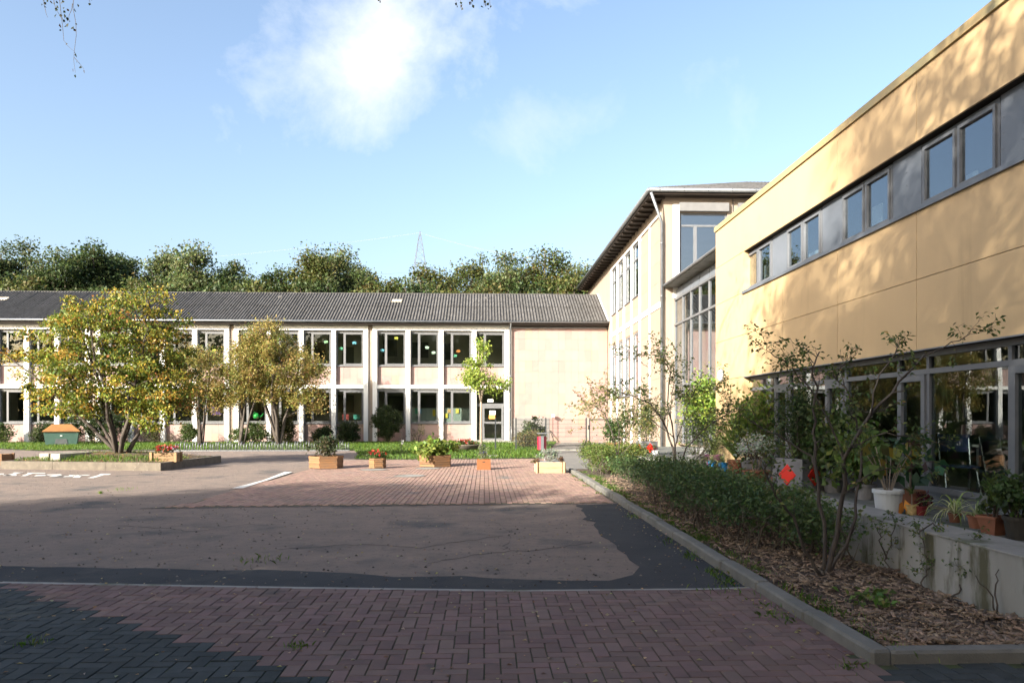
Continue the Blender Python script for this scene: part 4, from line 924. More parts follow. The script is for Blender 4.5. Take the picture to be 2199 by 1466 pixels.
tree('small_tree', 'broad golden brown tree behind the rack, rightmost and tallest of three', 'tree', (AY(598, 955, 40.0).x, 40.0, .02), [(-.2, 0, 4.2, 2.4, 1.8, 1.6), (1.1, 0, 3.3, 1.5, 1.4, 1.2), (-.6, 0, 5.6, 1.0, 1.0, .9), (-1.5, 0, 3.1, 1.1, 1.1, .8), (1.6, 0, 2.4, .9, .9, .6), (.2, 0, 2.6, 1.6, 1.3, .6)], 260, .42, 130, .095, WIL, (3, 3, 3, 2, 1.2), .3, .10, 6, 33, gt_, BARKD, .5, shell=3)
yt = G(1033, 966); tree('young_tree', 'slim young tree with pale trunk and fresh green leaves on the lawn', 'tree', (yt.x, yt.y, .02), [(-.05, 0, 3.5, .75, .75, .95), (-.05, 0, 4.5, .28, .28, .65), (.75, 0, 2.95, .6, .6, .33), (-.5, 0, 3.2, .5, .5, .5)], 95, .24, 52, .10, [(.30, .42, .06), (.38, .50, .09), (.45, .54, .12), (.2, .3, .05)], (3, 3, 2, 2), 2.2, .06, 1, 41, None, BARKL, .4, tw=.008)

# ================================================================== SHRUBS ALONG THE LONG WING
def bush(label, x0, x1, y0, y1, Y, pal=GREEN_D, ncl=45, nl=70, size=.075, seed=0, round_=False, name='shrub', wts=(3, 3, 2, 1), clr=.2, bark=BARKD, group='shrubs along the long wing'):
    c = AY((x0 + x1) / 2, y1, Y); r = (AY(x1, y1, Y).x - AY(x0, y1, Y).x) / 2; hh = AY(x0, y0, Y).z
    e = [(0, 0, hh * .56, r * .85, r * .75, hh * .42)] if round_ else [(0, 0, hh * .55, r * .85, r * .7, hh * .42), (-r * .4, 0, hh * .4, r * .5, r * .5, hh * .35), (r * .4, 0, hh * .42, r * .5, r * .5, hh * .36)]
    return tree(name, label, 'shrub', (c.x, Y, 0), e, ncl, clr, nl, size, pal, wts, .1, .03, 5, seed, group, bark, .5, tw=.006, shell=4 if round_ else 2.6, wood='stems', fol='foliage')
bush('loose green shrub at the far left edge of the lawn', -20, 30, 904, 950, 44.2, GREEN_M, 40, 60, .09, 51)
bush('dark shrub left of the green grit box', 62, 130, 905, 950, 43.8, GREEN_D, 60, 70, .09, 52)
bush('big dark green shrub behind the green grit box', 120, 285, 868, 952, 43.4, GREEN_D, 130, 80, .095, 53)
bush('thin brownish shrub against the wall right of the big tree', 303, 350, 905, 950, 44.0, OLIVE, 30, 36, .08, 54)
bush('small light green shrub behind the leftmost golden tree', 387, 425, 905, 950, 43.6, GREEN_M, 40, 70, .08, 55)
bush('low wide green hedge shrub behind the rack', 487, 585, 905, 950, 43.5, GREEN_M, 85, 75, .085, 56)
bush('olive shrub behind the tallest golden tree trunk', 580, 641, 878, 950, 43.3, OLIVE, 80, 75, .085, 57)
bush('dark low shrub left of the square cut shrub', 668, 716, 914, 950, 44.0, GREEN_D, 45, 70, .08, 58)
bush('square cut dark shrub with gaps under the lower windows', 718, 778, 902, 950, 44.0, GREEN_D, 65, 75, .08, 59)
bush('large round clipped dark green bush', 796, 866, 870, 951, 43.9, GREEN_D, 130, 85, .075, 60, True)
bush('bare twiggy shrub right of the round bush', 878, 916, 905, 950, 44.3, OLIVE, 16, 14, .07, 61)
bush('pale wild weeds growing through the mesh fence', 1100, 1172, 920, 962, 37.5, [(.20, .19, .06), (.26, .22, .09), (.15, .18, .045), (.24, .17, .09)], 70, 45, .07, 62, name='weeds', group=None, clr=.25, bark=BARKL)
bush('leafy green climber on top of the fence end', 1118, 1170, 893, 962, 38.5, GREEN_M, 40, 55, .10, 63, name='climber', group=None)
# ================================================================== TREES BEHIND THE ROOFS
BGD = [(0.051, 0.086, 0.028), (0.070, 0.111, 0.034), (0.090, 0.131, 0.043), (0.119, 0.148, 0.053)]
BGO = [(0.111, 0.143, 0.037), (0.148, 0.164, 0.045), (0.189, 0.176, 0.057), (0.078, 0.111, 0.031)]
BGL = [(0.131, 0.180, 0.061), (0.172, 0.217, 0.082), (0.230, 0.254, 0.115), (0.094, 0.135, 0.043)]
BT = [(-35, 525, 62, BGD, 'dark leafy tree at the far left behind the roof'), (45, 512, 60, BGD, 'dark tree with a pointed top, second from the left behind the roof'), (128, 520, 62, BGD, 'dark tree above the left end of the autumn tree'), (198, 506, 62, BGD, 'tallest dark tree on the left behind the roof'), (262, 526, 58, BGD, 'dark rounded tree right of the tallest dark tree'),
      (352, 532, 56, BGL, 'greyish green tree with pale leaves left of the sky gap'), (425, 528, 58, BGL, 'greyish green tree beside the sky gap, rightmost pale one on the left'), (498, 548, 42, BGD, 'small dark tree just left of the low sky gap'), (590, 556, 50, BGD, 'dark tree with a spiky top right of the sky gap'),
      (672, 528, 46, BGO, 'reddish green slim tree left of the tall central one'), (722, 510, 60, BGL, 'tall central tree with pale mottled leaves'), (786, 556, 46, BGL, 'mottled tree sloping down right of the central tree'), (838, 590, 40, BGO, 'low olive tree left of the lattice mast'), (925, 560, 55, BGO, 'olive tree right of the lattice mast'),
      (1005, 540, 62, BGO, 'round olive tree above the roof skylight'), (1088, 543, 56, BGL, 'pale green tree left of the broad tree'), (1178, 534, 72, BGO, 'broad olive tree beside the cross wing eaves'), (1246, 552, 50, BGL, 'pale green tree touching the cross wing eaves')]
rt = random.Random(12)
for i, (px, py, hwp, pal, lab) in enumerate(BT):
    Y = 62 + rt.uniform(-3, 6); top = AY(px, py, Y); r = hwp * Y / F * 1.12; h_ = top.z
    e = [(0, 0, h_ * .62, r, r, h_ * .33), (-r * .5, 0, h_ * .70, r * .55, r * .6, h_ * .18), (r * .5, .2, h_ * .66, r * .6, r * .6, h_ * .2), (rt.uniform(-.3, .3) * r, 0, h_ * .84, r * .55, r * .5, h_ * .15), (0, -.5, h_ * .42, r * .95, r * .8, h_ * .16)]
    tree('background_tree', lab, 'tree', (top.x, Y, 0), e, 190, .92, 150, .225, pal, (3, 3, 2, 2), h_ * .3, .22, 1, 100 + i, 'trees behind the school roofs', BARK, .35, tw=.03, shell=2.8, up=.9, droop=.4)
for i, (px, py, wdt) in enumerate(((60, 600, 80), (180, 608, 70), (330, 598, 80), (470, 602, 60), (560, 606, 40), (690, 600, 70), (800, 604, 60), (900, 606, 60), (1010, 610, 70), (1130, 600, 80), (1225, 595, 60))):
    Y = 58.5; top = AY(px, py, Y); r = wdt * Y / F
    tree('background_bush', ['olive', 'ochre green'][i % 2] + ' undergrowth just above the roof ridge, number %d from the left' % (i + 1) if False else ('%s undergrowth peeking over the roof ridge, %s from the left' % (['olive', 'dull green'][i % 2], ['first', 'second', 'third', 'fourth', 'fifth', 'sixth', 'seventh', 'eighth', 'ninth', 'tenth', 'eleventh'][i])), 'bush', (top.x, Y, 0), [(0, 0, top.z - 1.6, r, r * .7, 1.7), (0, 0, top.z - 4, r, r * .8, 2.0)], 60, .8, 90, .26, BGO if i % 2 == 0 else BGD, (3, 3, 2, 2), top.z * .4, .15, 3, 150 + i, 'undergrowth behind the roof ridge', BARK, .4, tw=.03)
# lattice mast with its wires
PYM = mat('mast_steel', (.13, .135, .14), (.11, .11, .115), .5, .5)
YP = 150.0; mt = AY(902, 500, YP); pw = lambda z: .12 + (mt.z - z) * .15
pyl = thing('lattice_mast', 'pale steel lattice mast standing above the trees', 'mast', (mt.x, YP, 0))
def corners(z): s = pw(z); return [Vector((mt.x + a * s, YP + b * s, z)) for a, b in ((-1, -1), (1, -1), (1, 1), (-1, 1))]
zs = [mt.z - d for d in (.4, 1.3, 2.3, 3.4, 4.6, 6.0, 7.6, 9.4, 12, 15, 18, 22, 27, 33, 38)]
for k in range(4):
    MB().tube([corners(0)[k], corners(zs[0])[k]], .04, 4).build('leg', PYM, pyl)
br = MB()
for z0, z1 in zip(zs, zs[1:]):
    a, b = corners(z0), corners(z1)
    for k in range(4): br.tube([a[k], b[(k + 1) % 4]], .02, 3); br.tube([a[(k + 1) % 4], b[k]], .02, 3); br.tube([b[k], b[(k + 1) % 4]], .02, 3)
br.build('bracing', PYM, pyl); MB().tube([(mt.x, YP, mt.z - .5), (mt.x, YP, mt.z + .3)], .10, 5).build('peak', PYM, pyl)
WIRE = mat('wire', (.20, .21, .22))
for nm, a, b, sag, lab in (('power_line', mt, AY(-60, 572, 210), 2.0, 'thin wire running left from the mast top'), ('power_line', mt, AY(1420, 580, 120), 1.5, 'thin wire running right from the mast top'), ('power_line', AY(700, 590, 140), AY(905, 582, 150), .3, 'thin lower wire left of the mast')):
    pts = [a.lerp(b, t / 20) - Vector((0, 0, sag * 4 * (t / 20) * (1 - t / 20))) for t in range(21)]
    o = MB().tube(pts, .018, 4).build(nm, WIRE, label=lab, cat='wire')

# ================================================================== TREES OUTSIDE THE FRAME THAT SHADE THE YARD
SHW = (3, 3, 3, 2)
def shade(label, x, y, h_, r, seed, ncl=150, name='birch_tree', lo=.40, lf=.17):
    z0 = h_ * lo; e = [(0, 0, (z0 + h_) / 2, r, r, (h_ - z0) / 2), (-r * .4, r * .3, h_ * .75, r * .6, r * .6, h_ * .18), (r * .4, -r * .3, h_ * .6, r * .7, r * .7, h_ * .2)]
    return tree(name, label, 'tree', (x, y, 0), e, ncl, .75, 105, lf, GREEN_M, SHW, h_ * .3, .17, 1, seed, 'trees behind the photographer', BARK, .3, tw=.02, shell=2.6)
for i, (x, y, h_, r, lo) in enumerate(((-15.4, 3.6, 7.8, 2.4, .15), (-15.8, .2, 9.6, 2.9, .15), (-13.0, -3.2, 10.6, 3.0, .2), (-18.8, -2.8, 11.0, 3.0, .2), (-11.6, -8.2, 12.5, 3.0, .25), (-6.8, -9.8, 14.0, 3.6, .2), (-2.2, -12.6, 15.5, 3.6, .2), (-17.3, -14.6, 21.0, 3.7, .25), (-14, -18.5, 22.0, 4.2, .2), (2.5, -15.5, 15.0, 3.6, .2), (-19.6, -12.2, 18.5, 1.8, .4))):
    shade(['low leafy tree left of the yard casting the far shadow edge', 'leafy tree left of the yard next to the low one', 'dense tree behind left of the yard', 'outer dense tree far left of the yard', 'tall birch behind left of the camera', 'tall birch behind the camera', 'tall birch behind right of the camera', 'tallest rear tree behind the birches', 'second rear tree behind the birches', 'rear tree nearest the yellow building', 'tree between the outer and rear trees'][i], x, y, h_, r, 200 + i, 190 if h_ < 17 else 215, lo=lo, lf=.17 if h_ < 17 else .165)
# birch whose crown hangs over the photographer
tree('birch_tree', 'birch leaning over the near paving with hanging twigs', 'tree', (-7.2, -4.2, 0), [(3.0, 3.6, 9.0, 4.6, 4.6, 2.0), (5.5, 5.0, 9.2, 3.0, 3.2, 1.6), (1.0, 1.5, 10.2, 3.5, 3.5, 1.8), (-1.5, 6.0, 8.8, 2.5, 2.6, 1.5)], 150, .7, 90, .12, GREEN_M, SHW, 4.5, .2, 1, 260, 'trees behind the photographer', BARK, .3, tw=.02, lean=(.6, .8))
# distant wood behind the photographer, seen only as reflections and as the closed horizon
rng = np.random.default_rng(77); n_ = 13000; cx_ = rng.uniform(-150, 110, 260); ch_ = rng.uniform(13, 22, 260); cy_ = -58 - rng.uniform(0, 14, 260); i_ = rng.integers(0, 260, n_)
PW = np.stack([cx_[i_] + rng.normal(0, 2.2, n_), cy_[i_] + rng.normal(0, 1.8, n_), ch_[i_] * np.sqrt(rng.random(n_))], 1)
n2 = 9000; PW = np.concatenate([PW, np.stack([rng.uniform(-80, 60, n2), -27 + rng.normal(0, 2.0, n2), 6.5 * rng.random(n2) ** .8], 1)])
leaves('distant_wood', None, PW, 1.3, GREEN_D, (3, 3, 2, 1), 78, .3, .3, .8, kind='stuff')['label'] = 'dark belt of woodland far behind the yard'
# overhanging birch twigs at the top of the picture
ov = thing('overhanging_branch', 'drooping birch twigs with dark leaves hanging into the upper left sky', 'branch', (-6.0, 9.0, 0))
Yt = 9.0; tv = MB(); lv = []; lt = []
def tw(pts, r0=.004, every=None, Y=Yt):
    tv = MB(); P3 = [AY(x / 7.33, y / 7.33, Y) for x, y in pts]; tv.tube(P3, [r0 * (1 - .6 * i / max(1, len(P3) - 1)) for i in range(len(P3))], 4); tv.build('twig', BARKD, ov)
tw([(935, -250), (940, 20), (960, 210), (985, 420), (1005, 640), (1080, 740), (1165, 810)]); tw([(1160, -250), (1155, 0), (1150, 130), (1195, 370), (1200, 560), (1170, 810), (1160, 950), (1185, 1150)]); tw([(1170, 910), (1250, 1000), (1320, 1090)]); tw([(700, -250), (690, 60), (730, 230), (750, 280)]); tw([(840, -250), (850, 60), (900, 180), (960, 270), (1050, 400)]); tw([(1140, 60), (1130, 150), (1085, 250), (1080, 340)]); tw([(1400, -250), (1405, 20), (1420, 60)])
for x, y in ((655, 75), (690, 30), (700, 70), (690, 100), (800, 30), (820, 60), (860, 60), (880, 30), (890, 110), (895, 140), (910, 165), (980, 20), (975, 50), (1010, 135), (1050, 155), (1030, 195), (955, 238), (1010, 235), (890, 238), (1055, 285), (975, 285), (1010, 325), (1105, 350), (1080, 385), (1050, 410), (1185, 385), (1160, 435), (1155, 465), (940, 390), (965, 485), (1045, 695), (1180, 835), (1190, 855), (1205, 985), (1270, 1055), (1325, 1115), (1150, 1095), (1185, 1190), (1220, 80), (1170, 150), (1420, 70), (1450, 0), (730, 60), (760, 20)):
    p = AY(x / 7.33, y / 7.33 - 2.4, Yt + pr.gauss(0, .05)); lv.append(p)
for x, y, d in ((975, -30, 12), (985, -30, 16), (1008, -30, 10), (1035, -30, 12), (1048, -30, 18), (812, -30, 2)):
    P3 = [AY(x, y, 9.2), AY(x + 3, (y + d) / 2, 9.2), AY(x + 5, d, 9.2)]; MB().tube(P3, .003, 4).build('twig', BARKD, ov)
    for k in range(3): lv.append(AY(x + 4 + pr.gauss(0, 3), d - 6 * k, 9.2))
lim = MB().tube([(-11.6, -8.2, 4.5), (-9.5, -1, 7.6), (-6.8, 6, 8.4), (-5.6, 9.0, 8.2)], [.10, .06, .03, .012], 6); lim.tube([(-6.8, 6, 8.4), (-3, 8.4, 8.1), (-.4, 9.2, 7.5)], [.03, .016, .006], 6)
for x in (655, 780, 880, 935, 1060, 1155, 1400): p = AY(x / 7.33, -34, Yt); lim.tube([(p.x - .3, Yt - .3, 8.3), (p.x - .06, Yt, 7.5), p], [.01, .006, .004], 4)
lim.build('limb', BARK, ov, smooth=True)
leaves('leaf_spray', ov, lv, .040, [(.035, .045, .015), (.05, .06, .02), (.08, .06, .03)], (3, 2, 1), 6, up=0, droop=1.4, asp=.75)
ex_ = []
for _ in range(500): t = pr.random(); p = Vector((-6.8, 6, 8.5)).lerp(Vector((-.4, 9.2, 7.7)), t); ex_.append((p.x + pr.gauss(0, .4), p.y + pr.gauss(0, .4), max(p.z + pr.gauss(0.3, .25), H + .57 * (p.y + .9))))
leaves('leaf_mass', ov, ex_, .05, GREEN_D, (3, 3, 2, 2), 7, up=0, droop=1.0, asp=.75)
# ================================================================== YARD FURNITURE
def ground_px(xa, xb, yb):                            # base centre and width of something standing on the yard
    p = G((xa + xb) / 2, yb); a, b = G(xa, yb), G(xb, yb); return p, (b - a).length
RED_F = [(.62, .03, .02), (.70, .06, .03), (.55, .02, .03)]
def hexplanter(label, xa, xb, ybase, ytop, rot=0.1, seed=0, rows=5):
    p, wd = ground_px(xa, xb, ybase); R = wd / 2 / cos(pi / 12) * .98; p.y += R * .85; hh = (ybase - ytop) * p.y / F * .96
    t = thing('wooden_planter', label, 'planter', (p.x, p.y, 0), 'hexagonal wooden planters on the block paving')
    hrow = (hh - .03) / rows
    for s in range(6):
        a0, a1 = rot + s * pi / 3, rot + (s + 1) * pi / 3
        for r in range(rows):
            o = .97 + .03 * (r / rows); A = Vector((cos(a0), sin(a0), 0)) * R * o; B = Vector((cos(a1), sin(a1), 0)) * R * o; n = ((A + B) / 2).normalized() * .022
            e = (B - A).normalized() * (.012 if r % 2 else -.006)
            MB().prism([A - n + e, B - n - e, B + n * .2 - e, A + n * .2 + e][::-1], .03 + r * hrow + .004, .03 + (r + 1) * hrow - .004).build('plank', WOOD, t, loc=(p.x, p.y, rd.gauss(0, .002)))
        c = Vector((cos(a0), sin(a0), 0)) * (R - .05); MB().box(-.02, .02, -.02, .02, 0, hh - .03).build('post', WOOD, t, loc=(p.x + c.x, p.y + c.y, 0))
    MB().prism([(R * .93 * cos(rot + k * pi / 3), R * .93 * sin(rot + k * pi / 3)) for k in range(6)], .08, hh - .06).build('soil', SOIL, t, loc=(p.x, p.y, 0))
    return t, p, R, hh
def fill(t, p, R, z, hh, n, size, pal, wts=(3, 3, 2, 1), seed=0, name='foliage', fl=None, nf=0, fs=.05, up=.5, droop=.4, asp=.6, stems=True, flh=.5):
    rng = np.random.default_rng(seed); k = max(6, n // 40); C = np.stack([rng.normal(0, R * .42, k).clip(-R * .95, R * .95), rng.normal(0, R * .42, k).clip(-R * .95, R * .95), hh * (.25 + .75 * rng.random(k) ** .8)], 1)
    C[:, 2] *= 1 - .35 * (np.hypot(C[:, 0], C[:, 1]) / R)
    i = rng.integers(0, k, n); P = C[i] + rng.normal(size=(n, 3)) * np.array([R * .2, R * .2, hh * .12]); P[:, 2] = P[:, 2].clip(.01); P += np.array([p.x, p.y, z])
    leaves(name, t, P, size, pal, wts, seed, up, droop, asp, cl=i)
    if stems:
        mb = MB()
        for c in C[:14]: mb.tube([(p.x + c[0] * .3, p.y + c[1] * .3, z - .03), (p.x + c[0] * .8, p.y + c[1] * .8, z + c[2] * .5), (p.x + c[0], p.y + c[1], z + c[2])], [.008, .006, .003], 4, False)
        mb.build('stems', BARKD, t)
    if nf:
        j = rng.integers(0, k, nf // 8 + 1); Q = C[j] + rng.normal(size=(len(j), 3)) * np.array([R * .25, R * .25, .02]) + np.array([0, 0, hh * .12]); Q[:, 2] = np.maximum(Q[:, 2], hh * flh)
        Q = np.repeat(Q, 8, 0) + rng.normal(size=(len(j) * 8, 3)) * fs * .45; leaves('flowers', t, Q + np.array([p.x, p.y, z]), fs, fl, [1] * len(fl), seed + 3, .3, 0, .9, m=PETAL, kind='stuff')
DKG = [(.05, .075, .025), (.07, .095, .03), (.10, .085, .04), (.04, .055, .02)]
t, p, R, hh = hexplanter('large hexagonal wooden planter with a dark leggy shrub', 657, 731, 1008, 979, .35)
fill(t, p, R * 1.0, hh - .08, .62, 1100, .075, DKG, seed=1)
t, p, R, hh = hexplanter('small hexagonal wooden planter with red geraniums', 790, 827, 1007, 983, .3, rows=5)
fill(t, p, R * 1.1, hh - .05, .24, 420, .06, GREEN_M, seed=2, fl=RED_F, nf=130, fs=.04)
t, p, R, hh = hexplanter('large hexagonal wooden planter with a light green hydrangea', 895, 971, 1004, 977, .52)
fill(t, p, R * 1.05, hh - .06, .58, 900, .13, GREEN_L, seed=3, droop=.7, asp=.7)
# orange-brown cube planter
p, wd = ground_px(1024, 1053.5, 1009.5); p.y += wd / 2; hh = .315; CB = mat('orange_brown_board', (.235, .085, .03), (.205, .075, .028), 4, .5, .08, 40)
t = thing('cube_planter', 'orange brown cube planter with a lavender plant', 'planter', (p.x, p.y, 0)); s = wd / 2
for nm, b in (('front_board', (-s, s, -s, -s + .018, .0, hh)), ('back_board', (-s, s, s - .018, s, 0, hh)), ('side_board', (-s, -s + .018, -s + .019, s - .019, 0, hh)), ('side_board', (s - .018, s, -s + .019, s - .019, 0, hh))):
    MB().box(*b).build(nm, CB, t, loc=(p.x, p.y, 0))
MB().box(-.035, .035, -s - .003, -s + .001, hh * .72, hh * .80).build('grip_hole', GAP, t, loc=(p.x, p.y, 0)); MB().box(-s + .02, s - .02, -s + .02, s - .02, .05, hh - .04).build('soil', SOIL, t, loc=(p.x, p.y, 0))
fill(t, p, s * .9, hh - .04, .46, 330, .075, [(.20, .24, .12), (.15, .21, .08), (.24, .27, .14), (.11, .16, .05)], seed=5, fl=[(.10, .10, .22), (.14, .12, .28)], nf=70, fs=.03, up=0, droop=-.8, asp=.3)
# pale pine planter
p, wd = ground_px(1150, 1216, 1016.5); p.y += .34; hh = .30; t = thing('pine_planter', 'pale new pine planter with grey green lavender and heather', 'planter', (p.x, p.y, 0)); a = wd / 2 - .03; d = .33
for k in range(2):
    z0, z1 = .015 + k * hh / 2, .01 + (k + 1) * hh / 2 - .004
    for b in ((-a + .07, a - .07, -d, -d + .035, z0, z1), (-a + .07, a - .07, d - .035, d, z0, z1), (-a, -a + .035, -d + .07, d - .07, z0, z1), (a - .035, a, -d + .07, d - .07, z0, z1)): MB().bbox(*b, .004).build('plank', WOODL, t, loc=(p.x, p.y, 0))
for sx in (-1, 1):
    for sy in (-1, 1):
        for ox, oy in ((0, .035), (.05, -.005)): MB().lathe([(.036, 0), (.036, hh - .01), (.03, hh)], k=10).build('round_post', WOODL, t, loc=(p.x + sx * (a - .04 + ox * .5), p.y + sy * (d - .02 - oy), 0), smooth=True)
MB().box(-a + .04, a - .04, -d + .04, d - .04, .05, hh - .02).build('soil', SOIL, t, loc=(p.x, p.y, 0)); MB().box(-a + .10, a - .12, -d + .08, d - .08, hh - .02, hh + .012).build('liner', mat('grey_liner', (.20, .21, .23), rough=.6), t, loc=(p.x, p.y, 0))
fill(t, p + Vector((-.02, 0, 0)), .26, hh - .02, .36, 620, .075, [(.34, .38, .30), (.28, .33, .24), (.40, .42, .36), (.22, .27, .17)], seed=6, up=0, droop=-.8, asp=.28)
fill(t, p + Vector((.33, -.1, 0)), .12, hh - .02, .16, 200, .045, [(.20, .10, .07), (.26, .14, .09), (.14, .12, .05), (.30, .16, .12)], seed=7, name='heather'); fill(t, p + Vector((-.33, -.1, 0)), .14, hh - .02, .12, 200, .045, [(.20, .14, .07), (.26, .14, .09), (.14, .14, .05), (.18, .16, .05)], seed=8, name='heather')
# wooden planters on and beside the raised bed
def boxplanter(name, label, p, w_, d_, hh, rot, m=WOOD):
    t = thing(name, label, 'planter', p); t.rotation_euler = (0, 0, rot); L_ = []
    def prt(nm, mb, mm): o = inst(nm, mb.mesh(nm, mm), None, (0, 0, 0)); o.parent = t
    for k in range(3):
        z0, z1 = k * hh / 3 + .004, (k + 1) * hh / 3 - .004
        for b in ((-w_, w_, -d_, -d_ + .03, z0, z1), (-w_, w_, d_ - .03, d_, z0, z1), (-w_, -w_ + .03, -d_ + .031, d_ - .031, z0, z1), (w_ - .03, w_, -d_ + .031, d_ - .031, z0, z1)): prt('plank', MB().box(*b), m)
    for sx in (-1, 1):
        for sy in (-1, 1): prt('corner_post', MB().box(sx * (w_ + .012) - .035, sx * (w_ + .012) + .035, sy * (d_ + .008) - .03, sy * (d_ + .008) + .03, 0, hh + .015), m)
    prt('soil', MB().box(-w_ + .035, w_ - .035, -d_ + .035, d_ - .035, .04, hh - .03), SOIL)
    return t
c = AY(357, 990, 22.9); t = boxplanter('wooden_planter', 'wooden box planter with red and white geraniums on the raised bed corner', (c.x, 22.9, .21), .34, .20, .27, radians(24), mat('warm_planter_wood', (.27, .17, .08), (.21, .13, .065), 6, .7, .3, 50, rnd='object', amt=.2, stretch=(1, 1, 5)))
WL[t.name] = Vector((c.x, 22.9, .21)); t.rotation_euler = (0, 0, 0)
fill(t, Vector((c.x, 22.9, 0)), .36, .46, .20, 420, .06, GREEN_M, seed=9, fl=RED_F, nf=330, fs=.05); fill(t, Vector((c.x + .05, 22.85, 0)), .36, .46, .20, 40, .05, GREEN_M, seed=19, fl=[(.75, .75, .78), (.6, .55, .75)], nf=60, fs=.045, name='filler_leaves', stems=False)
c = G(-22, 1000); t = boxplanter('wooden_planter', 'wooden planter cut off by the left picture edge', (c.x, c.y + .3, 0), .34, .3, .36, 0)
# concrete blocks on the bed
CBK = mat('beige_concrete_block', (.30, .28, .23), (.26, .24, .20), 4, .9, .3, 60)
for i, (px, py, lab) in enumerate(((100, 984, 'left one of two pale concrete blocks lying on the raised bed'), (124, 986, 'right one of two pale concrete blocks lying on the raised bed'))):
    c = AY(px, py, 23.35 - .25 * i); t = thing('concrete_block', lab, 'block', (c.x, c.y, .225), 'concrete blocks on the raised bed')
    bm_ = MB().bbox(-.165, .165, -.1, 1.2 if i else 1.1, .035, .215, .01); o = inst('block_body', bm_.mesh('block_body', CBK), None, (0, 0, 0)); o.parent = t; o.rotation_euler = (0, 0, radians(-14))
    for yy in (.0, .95): o2 = inst('foot', MB().box(-.15, -.07, yy, yy + .12, 0, .034).box(.07, .15, yy, yy + .12, 0, .034).mesh('foot', CBK), None, (0, 0, 0)); o2.parent = t; o2.rotation_euler = (0, 0, radians(-14))
# green grit box with orange lid
GB = mat('green_grit_box', (0.0633, 0.124, 0.0963), (0.0468, 0.099, 0.077), 3, .6, .15, 40, c3=(0.11, 0.149, 0.121), vs3=2, t3=.6); GL = mat('orange_lid', (0.286, 0.138, 0.044), (0.237, 0.11, 0.0385), 3, .6, .15, 40)
c = G(124, 957); yb = c.y + .4; s = F / c.y; t = thing('grit_box', 'green grit box with orange hipped lid on the lawn', 'grit box', (c.x, yb, 0))
w0, w1 = 32.5 / s, 37.5 / s; hb = 31 / s; dp = .50
def frus(w0, w1, d0, d1, z0, z1, ox=0): 
    m = MB(); m.v = [(-w0 + ox, -d0, z0), (w0 + ox, -d0, z0), (w0 + ox, d0, z0), (-w0 + ox, d0, z0), (-w1 + ox, -d1, z1), (w1 + ox, -d1, z1), (w1 + ox, d1, z1), (-w1 + ox, d1, z1)]; m.f = [(0, 3, 2, 1), (4, 5, 6, 7), (0, 1, 5, 4), (1, 2, 6, 5), (2, 3, 7, 6), (3, 0, 4, 7)]; return m
def rotp(nm, m, mm): o = inst(nm, m.mesh(nm, mm), None, (0, 0, 0)); o.parent = t; o.rotation_euler = (0, 0, radians(24)); return o
k_ = .86
rotp('box_body', frus(w0 * k_, w1 * k_, dp * .86, dp, 0, hb), GB); rotp('lid', frus(w1 * k_ + .05, w1 * k_ * .55, dp + .05, dp * .3, hb + .002, hb + 14.5 / s), GL); rotp('lid_rim', frus(w1 * k_ + .055, w1 * k_ + .055, dp + .055, dp + .055, hb - .03, hb + .001), GL)
m_ = MB(); m_.v = [(-.32, -dp * .86 - .012, .02), (.32, -dp * .86 - .012, .02), (.25, -dp * .93 - .012, hb * .48), (-.25, -dp * .93 - .012, hb * .48)]; m_.f = [(0, 1, 2, 3)]; rotp('spreading_hatch', m_, mat('hatch_grey', (.12, .13, .13), (.09, .10, .10), 4, .8)); rotp('badge', MB().box(-.05, .05, -dp * .97 - .015, -dp * .97 + .01, hb * .66, hb * .72), mat('badge_white', (.7, .72, .7)))
# bicycle rack
BR = thing('bicycle_rack', 'long galvanised bicycle rack of wheel hoops beside the lawn', 'bicycle rack', G(560, 967))
p0, p1 = G(378, 968), G(752, 967); n = 62
hoops = {}
for hi in (0, 1):
    hgt = .42 if hi else .34; hoops[hi] = MB().tube([(0, -.22, .03), (0, -.22, hgt - .1), (0, -.17, hgt - .02), (0, -.08, hgt), (0, 0, hgt - .03), (0, .05, hgt - .14), (0, .07, .03)], .015, 5).mesh('hoop', ZINC, True)
for i in range(n): c = p0.lerp(p1, (i + .5) / n); inst('hoop', hoops[(i // 2) % 2], BR, c, (0, 0, rd.gauss(0, .05)))
for dy in (-.22, .07): MB().box(p0.x, p1.x, p0.y + dy - .015, p0.y + dy + .015, .005, .04).build('rail', ZINC, BR)
# mesh fence, gate, bin
FG = mat('fence_green_grey', (.028, .033, .035), (.022, .026, .028), 3, .5)
FN = thing('mesh_fence', 'grey double rod mesh fence panels in front of the tiled wall', 'fence', G(1215, 967)); yF = G(1215, 967).y; fxs = [AY(x, 967, yF).x for x in (1064, 1108, 1172, 1259)]; zF = AY(1200, 899, yF).z
for x in fxs: MB().box(x - .03, x + .03, yF - .03, yF + .03, 0, zF + .05).build('post', FG, FN)
for a, b in zip(fxs[1:], fxs[2:]):
    m_ = MB()
    for i in range(int((b - a) / .05)): m_.tube([(a + .03 + i * .05, yF - .035, .05), (a + .03 + i * .05, yF - .035, zF)], .0055, 4, False)
    for j in range(8): m_.tube([(a, yF - .042, .06 + j * .2 * (zF / 1.5)), (b, yF - .042, .06 + j * .2 * (zF / 1.5))], .0075, 4, False)
    m_.build('wire_panel', FG, FN)
GT = thing('fence_gate', 'grey framed mesh gate at the right end of the fence', 'gate', (fxs[3] + .1, yF, 0)); ga, gb = AY(1265, 967, yF).x, AY(1312, 967, yF).x
for b in ((ga, ga + .05, .08, zF), (gb - .05, gb, .08, zF), (ga + .05, gb - .05, .08, .13), (ga + .05, gb - .05, zF - .05, zF)): MB().box(b[0], b[1], yF - .02, yF + .02, b[2], b[3]).build('frame_bar', FG, GT)
m_ = MB()
